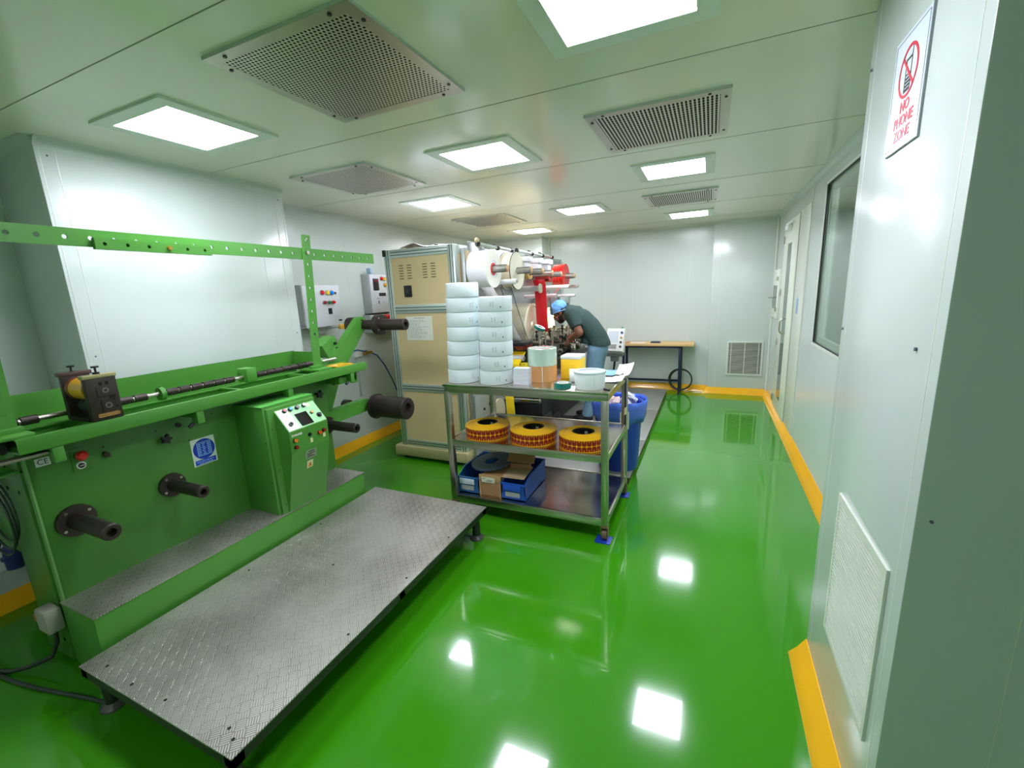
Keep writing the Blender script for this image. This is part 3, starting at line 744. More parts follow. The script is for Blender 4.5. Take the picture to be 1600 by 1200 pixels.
for y in (1.364, 1.436): b.box(PX + 0.0018, PX + 0.0024, y, y + 0.0025, 0.778, 0.856)
b.build('pictogram', mat('sticker_pale_blue', (130, 190, 232), 0.3), st, smooth=False)
b = MB()
for z, y0, y1 in ((0.747, 1.352, 1.445), (0.736, 1.362, 1.435)):
    y = y0
    while y < y1: q = rnd.uniform(.006, .016); b.box(PX + 0.0018, PX + 0.0022, y, min(y + q, y1), z - .0022, z + .0022); y += q + .004
b.build('small_print', mat('sticker_print', (150, 190, 235), 0.4), st, smooth=False)

# control cabinet on the step
cb = MB().box(PX, -2.315, 1.60, 1.955, 0.345, 1.012, 0.004).build('control_cabinet', GREEN, sl)
MB().box(PX + 0.003, -2.315, 1.597, 1.957, 1.0125, 1.018, 0.001).build('cabinet_lid', mat('green_lid', (92, 176, 78), 0.35), cb)
MB().box(-2.316, -2.296, 1.615, 1.948, 0.292, 1.0, 0.004).build('cabinet_door', GREEN, cb)
PR = [(-2.296, 0.982), (-2.19, 0.862), (-2.195, 0.73), (-2.292, 0.335)]
co = MB().prism([(-2.30, 0.975)] + PR + [(-2.30, 0.34)], lambda u, v: Vector((u, 1.655, v)), lambda u, v: Vector((u, 1.935, v))).build('console', GREEN, sl, smooth=False)
# sloped face frame: s along the slope from the top edge, y across
TA = Vector((-2.296, 0, 0.982)); TB = Vector((-2.19, 0, 0.862)); TD = (TB - TA).normalized(); TN = Vector((-TD.z, 0, TD.x)); TL = (TB - TA).length
def sp(s_, y, n=0.0): p = TA + TD * (s_ * TL) + TN * n; return Vector((p.x, y, p.z))
def plate(b, s0, s1, y0, y1, n0, n1): b.prism([(s0, y0), (s1, y0), (s1, y1), (s0, y1)], lambda u, v: sp(u, v, n0), lambda u, v: sp(u, v, n1)); return b
plate(MB(), 0.03, 0.97, 1.66, 1.932, 0, 0.002).build('console_face', mat('pale_green_plate', (150, 206, 150), 0.3, 0.2), co, smooth=False)
plate(MB(), 0.04, 0.96, 1.662, 1.735, 0.002, 0.0026).build('control_strip', mat('silver_plate', (200, 216, 206), 0.3, 0.3), co, smooth=False)
plate(MB(), 0.38, 0.93, 1.755, 1.838, 0.002, 0.006).build('screen', mat('black_screen', (4, 4, 5), 0.12), co, smooth=False)
def button(s_, y, m, r=0.0105, hgt=0.012, bez=BLACK):
    o = MB().cyl(sp(s_, y, 0.002), sp(s_, y, 0.002) + TN * hgt, r * 1.25, seg=20).build('button_bezel', bez, co)
    MB().cyl(sp(s_, y, 0.002) + TN * hgt, sp(s_, y, 0.002) + TN * (hgt + 0.003), r, seg=20).build('button_cap', m, o)
button(0.13, 1.712, mat('pale_red', (206, 120, 116), 0.35)); button(0.13, 1.752, mat('light_blue', (70, 170, 216), 0.35)); button(0.13, 1.800, mat('grey_cap', (120, 116, 112), 0.35)); button(0.12, 1.850, WHITE)
button(0.50, 1.868, mat('amber_cap', (238, 160, 80), 0.35), 0.008, 0.006)
MB().cyl(sp(0.70, 1.905, 0.002), sp(0.70, 1.905, 0.006), 0.0175, seg=24).cyl(sp(0.70, 1.905, 0.006), sp(0.70, 1.905, 0.018), 0.010, seg=16).build('rotary_knob', BLACK, co)
MB().cyl(sp(0.72, 1.695, 0.002), sp(0.72, 1.695, 0.012), 0.013, seg=20).cyl(sp(0.72, 1.695, 0.012), sp(0.70, 1.70, 0.02), 0.008, seg=16).build('selector_knob', mat('grey_knob', (86, 100, 96), 0.35), co)
plate(MB(), 0.36, 0.55, 1.680, 1.728, 0.0026, 0.0032).build('cream_label', mat('cream_label', (236, 232, 200), 0.5), co, smooth=False)
plate(MB(), 0.06, 0.2, 1.866, 1.892, 0.002, 0.0026).build('cream_label', mat('cream_label_pale', (230, 240, 190), 0.5), co, smooth=False)
# front face of the console
FX = -2.1925
np_ = MB().box(FX - 0.002, FX + 0.0008, 1.662, 1.748, 0.826, 0.842).build('name_plate', mat('name_plate_green', (70, 140, 60), 0.35), co)
text('lettering', 'STPMAKER', 0.017, (FX + 0.001, 1.705, 0.8335), (0, 1, 0), (0, 0, 1), WHITE, np_, sx=0.88, bold=0.0006)
def fbtn(y, z, m, r=0.010, bez=BLACK):
    o = MB().cyl((FX - 0.003, y, z), (FX + 0.008, y, z), r * 1.2, seg=20).build('button_bezel', bez, co)
    MB().cyl((FX + 0.008, y, z), (FX + 0.017, y, z), r, seg=20).build('button_cap', m, o)
fbtn(1.685, 0.805, ORANGE); fbtn(1.687, 0.762, DRED); fbtn(1.862, 0.800, mat('orange_red', (236, 92, 32), 0.3)); fbtn(1.897, 0.806, DRED)
MB().cyl((FX - .003, 1.793, 0.808), (FX + 0.004, 1.793, 0.808), 0.0125, seg=20).cyl((FX + .004, 1.793, 0.808), (FX + 0.010, 1.793, 0.808), 0.006, seg=14).build('key_switch', BLACK, co)
CL = mat('cream_tag', (224, 228, 160), 0.5)
MB().box(FX - .002, FX + 0.001, 1.793, 1.811, 0.755, 0.783).build('tag', CL, co); MB().box(FX - .002, FX + 0.001, 1.890, 1.908, 0.760, 0.786).build('tag', CL, co)
def fslope(z): return -2.195 + (z - 0.73) / (0.335 - 0.73) * (-2.292 + 2.195)
b = MB(); b.prism([(1.755, 0.655), (1.835, 0.655), (1.835, 0.712), (1.755, 0.712)], lambda u, v: Vector((fslope(v) - 0.001, u, v)), lambda u, v: Vector((fslope(v) + 0.0012, u, v)))
rp = b.build('rating_plate', mat('rating_plate', (150, 164, 142), 0.4, 0.3), co, smooth=False)
b = MB()
for z, y0, y1 in ((0.702, 1.775, 1.815), (0.688, 1.765, 1.826), (0.677, 1.768, 1.80), (0.667, 1.766, 1.822)):
    b.prism([(y0, z - .003), (y1, z - .003), (y1, z + .003), (y0, z + .003)], lambda u, v: Vector((fslope(v) + 0.0012, u, v)), lambda u, v: Vector((fslope(v) + 0.0018, u, v)))
b.build('printed_lines', mat('plate_print', (60, 50, 40), 0.5), rp, smooth=False)
b = MB(); b.prism([(1.768, 0.592), (1.812, 0.592), (1.812, 0.640), (1.768, 0.640)], lambda u, v: Vector((fslope(v) - 0.001, u, v)), lambda u, v: Vector((fslope(v) + 0.0012, u, v)))
ws = b.build('warning_label', mat('warning_cream', (220, 222, 176), 0.5), co, smooth=False)
b = MB(); b.prism([(1.772, 0.598), (1.808, 0.598), (1.790, 0.634)], lambda u, v: Vector((fslope(v) + 0.0012, u, v)), lambda u, v: Vector((fslope(v) + 0.0018, u, v)))
b.build('warning_triangle', mat('warning_amber', (226, 160, 40), 0.5), ws, smooth=False)
b = MB(); b.prism([(1.788, 0.606), (1.793, 0.606), (1.792, 0.626), (1.7875, 0.616)], lambda u, v: Vector((fslope(v) + 0.0018, u, v)), lambda u, v: Vector((fslope(v) + 0.0024, u, v)))
b.build('lightning_mark', mat('warning_dark', (60, 36, 10), 0.5), ws, smooth=False)
b = MB()
for y, z in ((1.605, 0.55), (1.605, 0.80)): b.cyl((-2.33, y - .008, z), (-2.33, y, z), 0.004, seg=8)
for y, z in ((1.628, 0.62), (1.64, 0.40), (1.78, 0.315), (1.628, 0.88)): b.cyl((-2.297, y, z), (-2.293, y, z), 0.0035, seg=8)
b.build('screw', DARKSTEEL, cb)
# junction box on the end post
jb = MB().box(-2.668, -2.572, 0.640, 0.699, 0.215, 0.325, 0.010).build('junction_box', mat('dusty_grey_box', (168, 168, 152), 0.6, var=0.15, vscale=20), sl)
b = MB()
for k in range(3):
    b.tube([(-2.666, 0.650 + k*.012, 0.305 - k*.02), (-2.688, 0.645 + k*.012, 0.290 - k*.02), (-2.684, 0.645 + k*.012, 0.262 - k*.01), (-2.666, 0.655, 0.235)], 0.0035, 6)
b.build('loose_wires', mat('wire_orange', (196, 122, 40), 0.5), jb)
MB().box(-2.678, -2.666, 0.65, 0.69, 0.225, 0.295).build('terminal_strip', BLACK, jb)
# machine cables hanging at the near end
def arc(c, r, a0, a1, n, ax=(1, 0, 0), ay=(0, 0, 1)):
    c = Vector(c); ax = Vector(ax); ay = Vector(ay)
    return [c + ax * (r * math.cos(a0 + (a1 - a0) * k / n)) + ay * (r * math.sin(a0 + (a1 - a0) * k / n)) for k in range(n + 1)]
CABLE = mat('dark_green_cable', (48, 62, 52), 0.5)
b = MB()
for k in range(3): b.tube(arc((-2.86 - 0.02 * k, 0.685 - 0.008 * k, 0.74 - 0.02 * k), 0.15 + 0.012 * k, 0, 2 * PI, 40)[:-1], 0.0045, 8, closed=True)
tag(b.build('coiled_cable', CABLE), 'dark coiled cable hanging on the near end of the green machine', 'cable')
b = MB().tube([(-2.61, 0.672, 0.216), (-2.612, 0.668, 0.15), (-2.65, 0.65, 0.075), (-2.755, 0.60, 0.030), (-2.83, 0.565, 0.011), (-2.95, 0.52, 0.010), (-3.10, 0.49, 0.010), (-3.3, 0.50, 0.010)], 0.009, 10)
tag(b.build('power_cable', CABLE), 'dark cable curving from the grey junction box down to the floor', 'cable')
b = MB().tube([(-2.16, 0.655, 0.009), (-2.30, 0.632, 0.009), (-2.43, 0.603, 0.009), (-2.58, 0.57, 0.009), (-2.73, 0.545, 0.009), (-2.90, 0.53, 0.009), (-3.05, 0.54, 0.009)], 0.008, 10)
tag(b.build('floor_cable', CABLE), 'dark cable lying on the floor by the tread platform near the left edge', 'cable')
b = MB().tube([(-3.46, 0.93, 0.9), (-3.40, 0.86, 0.62), (-3.30, 0.74, 0.42), (-3.22, 0.66, 0.25), (-3.25, 0.60, 0.09), (-3.32, 0.52, 0.012), (-3.38, 0.42, 0.010)], 0.008, 8)
tag(b.build('wall_cable', RUBBER), 'thin black cable hanging from the wall at the left edge', 'cable')
pg = thing('industrial_plug', (-3.44, 0.82, 0.235), 'dark blue industrial plug on the wall behind the green machine', 'plug')
MB().box(XL, XL + 0.02, 0.76, 0.88, 0.22, 0.37, 0.004).build('mounting_plate', WHITE, pg)
MB().lathe([(0, 0), (0.040, 0), (0.042, 0.055), (0.052, 0.058), (0.052, 0.068), (0.042, 0.07), (0.036, 0.125), (0.020, 0.145), (0, 0.145)], (XL + 0.06, 0.82, 0.235), (0, 0, 1), 28).build('plug_body', mat('plug_blue', (34, 54, 108), 0.4), pg)
MB().box(XL + 0.018, XL + 0.05, 0.80, 0.84, 0.27, 0.33).build('plug_neck', mat('plug_neck_blue', (34, 54, 108), 0.4), pg)
# grey idler roller and flat bar that reach in from the left edge
MB().cyl((-2.50, 0.45, 1.098), (-2.50, 0.652, 1.098), 0.034, seg=28).cyl((-2.50, 0.652, 1.098), (-2.50, 0.70, 1.098), 0.012, seg=14).build('idler_roller', mat('grey_black_roller', (58, 62, 60), 0.3, 0.3), sl)
MB().box(-2.46, -2.41, 0.40, 0.762, 1.043, 1.055, 0.002).build('flat_bar', mat('worn_flat_bar', (138, 136, 118), 0.45, 0.6, var=0.15, vscale=10), sl)

# ------------------------------------------------------------------ tread-plate platform
pf = thing('step_platform', (-1.787, 1.487, 0), 'low aluminium tread plate platform in front of the green machine', 'platform')
MB().box(-2.262, -1.312, 0.614, 2.36, 0.194, 0.2, 0.001).build('tread_plate', TREAD, pf, smooth=False)
DG = mat('dark_green_black_frame', (46, 54, 42), 0.45, 0.2)
b = MB()
for x0, x1, y0, y1 in ((-2.258, -1.316, 0.617, 0.657), (-2.258, -1.316, 2.317, 2.357), (-2.258, -2.218, 0.617, 2.357), (-1.356, -1.316, 0.617, 2.357), (-2.258, -1.316, 1.45, 1.49)): b.box(x0, x1, y0, y1, 0.152, 0.194)
b.build('frame', DG, pf)
for x, y in ((-2.18, 0.66), (-1.40, 0.66), (-1.36, 2.29), (-2.19, 2.29)):
    o = MB().cyl((x, y, 0.02), (x, y, 0.155), 0.026, seg=20).build('leg', DG, pf)
    MB().lathe([(0, 0), (0.046, 0), (0.046, 0.008), (0.028, 0.026), (0, 0.026)], (x, y, 0), (0, 0, 1), 28).build('foot', mat('foot_grey', (92, 92, 86), 0.5, 0.3), o)
b = MB()
for x, y in ((-2.15, 0.66), (-1.95, 0.65), (-1.75, 0.66), (-1.42, 0.68), (-1.37, 0.66), (-1.35, 1.15), (-1.35, 1.55), (-1.35, 1.95), (-2.2, 1.3), (-2.22, 1.8), (-1.8, 1.5)): b.cyl((x, y, 0.1995), (x, y, 0.2012), 0.006, seg=10)
b.build('fixing_screw', HOLE, pf)
# ------------------------------------------------------------------ stainless trolley
TX0, TX1, TY0, TY1 = -1.705, -0.53, 2.53, 3.27
DZ = 0.99
tr = thing('steel_trolley', (-1.117, 2.9, 0), 'three-tier stainless steel trolley in the middle of the room', 'trolley')
DECK = mat('trolley_deck_steel', (200, 194, 182), 0.17, 1.0, var=0.08, vscale=4, bump=0.03, bscale=3, rvar=0.16)
b = MB().box(TX0, TX1, TY0, TY1, DZ - 0.018, DZ, 0.003)
b.build('top_shelf', DECK, tr)
b = MB()
for x0, x1, y0, y1 in ((TX0+.01, TX1-.01, TY0+.008, TY0+.038), (TX0+.01, TX1-.01, TY1-.038, TY1-.008), (TX0+.01, TX0+.04, TY0+.01, TY1-.01), (TX1-.04, TX1-.01, TY0+.01, TY1-.01)): b.box(x0, x1, y0, y1, DZ - 0.062, DZ - 0.018, 0.002)
b.build('top_frame', STEELB, tr)
def shelf(nm, z, h):
    o = MB().box(TX0+.02, TX1-.02, TY0+.015, TY1-.015, z - 0.006, z).build(nm, DECK, tr)
    b = MB()
    for x0, x1, y0, y1 in ((TX0+.012, TX1-.012, TY0+.008, TY0+.022), (TX0+.012, TX1-.012, TY1-.022, TY1-.008), (TX0+.012, TX0+.026, TY0+.01, TY1-.01), (TX1-.026, TX1-.012, TY0+.01, TY1-.01)): b.box(x0, x1, y0, y1, z - h, z + 0.006, 0.002)
    b.build('shelf_rim', STEELB, o)
shelf('middle_shelf', 0.575, 0.042); shelf('bottom_shelf', 0.148, 0.045)
for x, y in ((TX0+.028, TY0+.026), (TX1-.028, TY0+.026), (TX0+.028, TY1-.026), (TX1-.028, TY1-.026)):
    o = MB().box(x - .021, x + .021, y - .021, y + .021, 0.105, DZ - 0.055, 0.004).build('leg', STEELB, tr)
    c = MB().box(x - .022, x + .022, y - .026, y + .026, 0.094, 0.105, 0.002).box(x - .022, x - .019, y - .02, y + .02, 0.036, 0.095).box(x + .019, x + .022, y - .02, y + .02, 0.036, 0.095).build('castor_fork', mat('rusty_fork', (136, 112, 84), 0.5, 0.6, var=0.2, vscale=40), o)
    MB().lathe([(0.008, -.014), (0.034, -.016), (0.036, -.010), (0.036, .010), (0.034, .016), (0.008, .014)], (x, y, 0.043), (1, 0, 0), 26, closed=True).build('castor_wheel', mat('brown_wheel', (108, 84, 66), 0.5), o)
for x, y, lb in ((TX1-.03, TY0+.03, 'blue pad under the front right castor of the steel trolley'), (TX1-.03, TY1-.03, 'blue pad under the rear right castor of the steel trolley')):
    tag(MB().box(x - .055, x + .045, y - .055, y + .04, 0.0, 0.007, 0.002).build('castor_pad', BLUE), lb, 'pad')
tl = MB().box(TX1 - .014, TX1 - .008, TY0+.08, TY0+.36, DZ - 0.05, DZ - 0.02).build('tape_strip', mat('amber_tape', (206, 160, 40), 0.3), tr)

# ---- label rolls in two stacks
ORD = ['topmost', 'second from the top', 'third from the top', 'fourth from the top', 'fifth from the top', 'sixth from the top', 'lowest']
def roll_proto(name, x, y, z, r, h, mark, label):
    t = thing(name, (x, y, z), label, 'label roll', 'white label rolls stacked on the trolley')
    ri = 0.038
    o = MB().lathe([(ri, 0.0), (r - .007, 0.0), (r - .001, 0.0035), (r, .006), (r, h - .005), (r - .001, h - .003), (r - .006, h), (ri, h)], (x, y, z), (0, 0, 1), 56, closed=True).build('paper_roll', PAPERR, t, ang=30)
    MB().ring((x, y, z + .001), (0, 0, 1), ri - .004, ri, h - .002, 28).build('core', CARD, t)
    if mark:
        a0 = math.atan2(-y, -x) + mark
        b = MB()
        def dot(a, zz, w, hh):
            b.prism([(a - w / r / 2, zz - hh / 2), (a + w / r / 2, zz - hh / 2), (a + w / r / 2, zz + hh / 2), (a - w / r / 2, zz + hh / 2)], lambda u, v: Vector((x + (r - .0005) * math.cos(u), y + (r - .0005) * math.sin(u), z + v)), lambda u, v: Vector((x + (r + .0008) * math.cos(u), y + (r + .0008) * math.sin(u), z + v)))
        zz = h * 0.52
        b2 = b
        for k in range(8): dot(a0 + 0.28 + 0.004 * math.cos(k), zz - 0.022 + 0.004 * math.sin(2*PI*k/8), 0.006, 0.003)
        dot(a0 + 0.28, zz - 0.022, 0.008, 0.007)
        for k in range(3): dot(a0 - 0.30 + rnd.uniform(-.01, .01), zz - 0.014 + k * 0.010, 0.010, 0.0024)
        for k in range(4): dot(a0 - 0.14 + rnd.uniform(-.015, .015), zz - 0.018 + k * 0.009, 0.009, 0.0022)
        b.build('handwritten_mark', INK, t, smooth=False)
        MB().prism([(a0 + .45 - .002, 0.004), (a0 + .45 + .002, 0.004), (a0 + .45 + .002, h - .004), (a0 + .45 - .002, h - .004)], lambda u, v: Vector((x + (r - .0003) * math.cos(u), y + (r - .0003) * math.sin(u), z + v)), lambda u, v: Vector((x + (r + .0006) * math.cos(u), y + (r + .0006) * math.sin(u), z + v))).build('loose_end', mat('paper_edge', (196, 206, 208), 0.6), t, smooth=False)
    return t
HR = 0.0985
px_ = [(0, 0), (.003, .002), (-.004, .003), (-.010, 0), (-.012, .004), (-.006, .002), (-.002, 0)]
lst = [('L', k) for k in range(7)] + [('R', k) for k in range(6)]
ph_ = {'L': [0.55, 0, 0, 0.62, 0.58, 0, 0], 'R': [0.25, 0.28, 0.15, 0.12, 0.05, -0.1, 0]}
for st_, k in lst:
    n = 7 if st_ == 'L' else 6
    dx = (0.004 * k) if st_ == 'L' else (0.004 * k)
    x = (-1.597 if st_ == 'L' else -1.340) + dx + rnd.uniform(-.003, .003); y = 2.668 + rnd.uniform(-.003, .003)
    pos = ORD[n - 1 - k] if k else 'lowest'
    lb = ('white label roll, %s of the taller left stack on the trolley' if st_ == 'L' else 'white label roll, %s of the shorter right stack on the trolley') % pos
    mk = {'L': [0.8, 0, 0, 0, 0.75, 0.8, 0], 'R': [0.32, 0.22, 0.10, 0.14, 0.10, 0.02]}[st_][k]
    roll_proto('label_roll', x, y, DZ + HR * k, 0.112 if st_ == 'L' else 0.114, HR - 0.0008, mk, lb)

# ---- other things on the top shelf
def spool(name, x, y, z, r, h, ri, m, label, cat, core=CARD):
    t = thing(name, (x, y, z), label, cat)
    MB().lathe([(ri, 0), (r - .002, 0), (r, .002), (r, h - .002), (r - .002, h), (ri, h)], (x, y, z), (0, 0, 1), 56, closed=True).build('winding', m, t, ang=30)
    MB().ring((x, y, z + .0005), (0, 0, 1), ri - .005, ri, h - .001, 32).build('core', core, t)
    return t
COPPER = mat('amber_film_roll', (228, 168, 110), 0.22, 0.25, var=0.10, vscale=6)
CLEARR = mat('clear_film_roll', (198, 222, 204), 0.14, 0.15, var=0.06, vscale=5, coat=0.6)
sc = spool('film_roll', -1.045, 2.81, DZ, 0.096, 0.110, 0.04, COPPER, 'amber film roll on the trolley, under the clear film roll', 'film roll')
sc2 = spool('film_roll', -1.049, 2.812, DZ + 0.1105, 0.101, 0.118, 0.04, CLEARR, 'clear greenish film roll standing on the amber roll', 'film roll', WHITE)
MB().prism([(-1.30, 0.002), (-1.26, 0.002), (-1.26, .108), (-1.30, .108)], lambda u, v: Vector((-1.045 + .0958 * math.cos(u), 2.81 + .0958 * math.sin(u), DZ + v)), lambda u, v: Vector((-1.045 + .0968 * math.cos(u), 2.81 + .0968 * math.sin(u), DZ + v))).build('white_edge', WHITE, sc, smooth=False)
t = thing('label_stack', (-1.135, 2.655, DZ), 'small stack of white labels beside the right roll stack', 'label stack')
b = MB()
for k in range(9): o_ = rnd.uniform(-.0015, .0015); b.box(-1.195 + o_, -1.085 + o_, 2.63, 2.69, DZ + k * .0125, DZ + k * .0125 + .0115, 0.001)
b.build('sheets', mat('translucent_white', (226, 230, 240), 0.35), t)
t = thing('yellow_box', (-0.875, 2.95, DZ), 'open yellow cardboard box with white lid on the trolley', 'box')
MB().box(-0.945, -0.805, 2.90, 3.04, DZ, DZ + .135, 0.002).build('box_body', mat('yellow_card', (252, 208, 40), 0.5), t)
MB().box(-0.947, -0.803, 2.898, 3.042, DZ + .135, DZ + .160, 0.006).build('lid', WHITE, t)
t = thing('paper_roll', (-0.82, 2.79, DZ), 'small white paper roll lying on its side behind the white tub', 'paper roll')
MB().cyl((-0.85, 2.80, DZ + .043), (-0.73, 2.83, DZ + .043), 0.043, seg=36).build('winding', PAPER, t)
MB().ring((-0.851, 2.80, DZ + .043), (-1, -.2, 0), 0.010, 0.016, 0.002, 20).build('core', CARD, t)
t = thing('white_tub', (-0.675, 2.655, DZ), 'white round tub with clear lid at the front right of the trolley', 'tub')
MB().lathe([(0, 0), (.090, 0), (.094, .01), (.098, .095), (.096, .098), (0, .098)], (-0.675, 2.655, DZ), (0, 0, 1), 48).build('tub_body', mat('tub_white', (228, 238, 236), 0.35), t, ang=45)
MB().lathe([(0.070, .0985), (.101, .0985), (.102, .103), (.100, .108), (.07, .108)], (-0.675, 2.655, DZ), (0, 0, 1), 48, closed=True).build('lid_rim', mat('clear_lid', (206, 220, 226), 0.12), t)
MB().prism([(-1.05, .01), (-1.043, .01), (-1.043, .09), (-1.05, .09)], lambda u, v: Vector((-.675 + .0965 * math.cos(u), 2.655 + .0965 * math.sin(u), DZ + v)), lambda u, v: Vector((-.675 + .0985 * math.cos(u), 2.655 + .0985 * math.sin(u), DZ + v))).build('label_seam', mat('seam_grey', (180, 190, 192), 0.5), t, smooth=False)
t = thing('tape_roll', (-0.845, 2.625, DZ), 'teal adhesive tape roll lying flat at the trolley front edge', 'tape roll')
TEAL = mat('teal_tape', (16, 120, 108), 0.25, coat=0.4)
MB().ring((-0.845, 2.625, DZ), (0, 0, 1), 0.038, 0.056, 0.030, 40).build('tape', TEAL, t); MB().ring((-0.845, 2.625, DZ + .0003), (0, 0, 1), 0.035, 0.038, 0.0295, 40).build('core', WHITE, t)
t = thing('folder', (-0.745, 3.13, DZ), 'pale blue folder lying at the back of the trolley', 'folder')
MB().box(-0.90, -0.60, 3.03, 3.23, DZ, DZ + .010, 0.002).build('cover', mat('pale_blue_folder', (130, 184, 236), 0.35), t)
MB().box(-0.86, -0.68, 3.05, 3.21, DZ + .0105, DZ + .012).build('label_sheet', mat('pale_sheet', (206, 230, 250), 0.4), t)
def curled(name, x0, x1, y0, y1, zf, label, m=PAPER):
    b = MB(); n = 10; R_ = []
    for i in range(n + 1):
        row = []
        for j in range(n + 1):
            u = i / n; v = j / n; row.append(b.bm.verts.new((x0 + (x1 - x0) * u, y0 + (y1 - y0) * v, DZ + 0.002 + zf(u, v))))
        R_.append(row)
    for i in range(n):
        for j in range(n): b.bm.faces.new((R_[i][j], R_[i+1][j], R_[i+1][j+1], R_[i][j+1]))
    o = b.build(name, m)
    md = o.modifiers.new('thickness', 'SOLIDIFY'); md.thickness = 0.0012; md.offset = 1
    return tag(o, label, 'paper')
curled('paper_sheet', -0.70, -0.50, 2.80, 2.97, lambda u, v: 0.003 + 0.060 * max(0, u - .35) ** 2 * (0.5 + v * 0.8), 'curled white paper sheet at the right edge of the trolley')
curled('paper_strip', -0.60, -0.49, 2.98, 3.24, lambda u, v: 0.002 + 0.075 * max(0, v - .2) ** 2 + .02 * u * u, 'greenish white paper strip curling up at the rear right trolley corner', mat('pale_green_paper', (206, 214, 196), 0.5))
tag(MB().tube([(-0.66, 2.99, DZ + .008), (-0.63, 2.985, DZ + .010), (-0.60, 2.97, DZ + .012), (-0.575, 2.985, DZ + .02), (-0.55, 3.01, DZ + .012), (-0.53, 3.02, DZ + .024)], 0.005, 8).build('black_strap', BLACK), 'short black strap beside the papers on the trolley', 'strap')
tag(MB().cyl((-0.575, 2.605, DZ + .006), (-0.535, 2.585, DZ + .006), 0.0055, seg=14).build('marker_cap', BLACK), 'black pen cap lying beside the white tub', 'pen cap')
# lanyard hung from the right rear of the trolley
t = thing('lanyard', (-0.49, 2.95, 0.66), 'black lanyard with tag and hook hanging on the right side of the trolley', 'lanyard')
MB().box(-0.502, -0.498, 2.935, 2.962, 0.79, 0.985, 0.001).box(-0.506, -0.503, 2.925, 2.950, 0.79, 0.97, 0.001).box(-0.56, -0.4985, 2.935, 2.962, 0.9901, 0.9935).box(-0.5025, -0.4985, 2.935, 2.962, 0.975, 0.9935).build('strap', mat('navy_strap', (30, 32, 66), 0.6), t)
MB().box(-0.5075, -0.4965, 2.928, 2.962, 0.745, 0.795, 0.002).build('tag', mat('cream_tag_card', (222, 214, 180), 0.5), t)
MB().tube([(-0.502, 2.95, 0.745), (-0.502, 2.935, 0.70), (-0.502, 2.925, 0.675), (-0.502, 2.935, 0.66), (-0.502, 2.95, 0.665), (-0.502, 2.955, 0.69), (-0.502, 2.95, 0.745)], 0.0055, 8).build('hook', BLACK, t)
MB().ring((-0.502, 2.915, 0.665), (1, 0, 0), 0.010, 0.014, 0.004, 20).build('key_ring', STEELB, t)

# ---- printed label rolls on the middle shelf
PY_ = mat('label_yellow', (248, 190, 30), 0.32); PRD = mat('label_dark_red', (150, 24, 18), 0.3); CB = mat('core_black', (34, 26, 24), 0.5)
def printed(x, y, z, label):
    t = thing('printed_label_roll', (x, y, z), label, 'label roll', 'printed label rolls on the middle shelf')
    r, h, ri = 0.164, 0.088, 0.078
    # slightly coned top: turns of the web telescoped
    prof = [(ri, 0), (r - .004, 0), (r, .003), (r, h - .003)] + [(r - .002 - (r - ri) * q, h + (.010 * q if k % 2 else .010 * q - .003)) for k, q in enumerate((0, .14, .2, .36, .42, .60, .66, .82, .88, 1.0))]
    o = MB().lathe(prof, (x, y, z), (0, 0, 1), 64, closed=True).build('web_winding', PY_, t, ang=30)
    MB().ring((x, y, z + .001), (0, 0, 1), ri - .012, ri, h + .008, 40).build('core', CB, t)
    b = MB(); n = 32
    for row, (z0, z1) in enumerate(((.008, .0425), (.0465, .081))):
        for k in range(n):
            a0 = 2 * PI * (k + .03) / n; a1 = 2 * PI * (k + .97) / n; zm = z0 + .012 if row else z1 - .012
            am = (a0 + a1) / 2; q = (a1 - a0) * .34
            if row: pl = [(am - q, z0), (am + q, z0), (a1, zm - .003), (a1, z1), (a0, z1), (a0, zm - .003)]
            else: pl = [(a0, z0), (a1, z0), (a1, zm + .003), (am + q, z1), (am - q, z1), (a0, zm + .003)]
            b.poly([(x + (r + .0006) * math.cos(a), y + (r + .0006) * math.sin(a), z + v) for a, v in pl])
    b.build('printed_labels', PRD, t, smooth=False)
    b = MB()
    for k in range(0, n):
        for zz in (.026, .066):
            am = 2 * PI * (k + .5) / n; w_ = .030
            b.poly([(x + (r + .0010) * math.cos(a), y + (r + .0010) * math.sin(a), z + v) for a, v in ((am - w_, zz - .003), (am + w_, zz - .003), (am + w_ * .7, zz + .004), (am - w_ * .7, zz + .004))])
    b.build('printed_emblem', mat('label_black_red', (70, 12, 12), 0.3), t, smooth=False)
    MB().box(x - .008, x + .024, y + ri - .0135, y + ri - .011, z + .03, z + .075).build('core_sticker', PAPER, t)
    return t
printed(-1.465, 2.73, 0.5755, 'yellow roll of dark red printed labels, leftmost on the middle shelf')
printed(-1.098, 2.725, 0.5755, 'yellow roll of dark red printed labels, middle one on the middle shelf')
printed(-0.738, 2.72, 0.5755, 'yellow roll of dark red printed labels, beside the right front leg of the trolley')

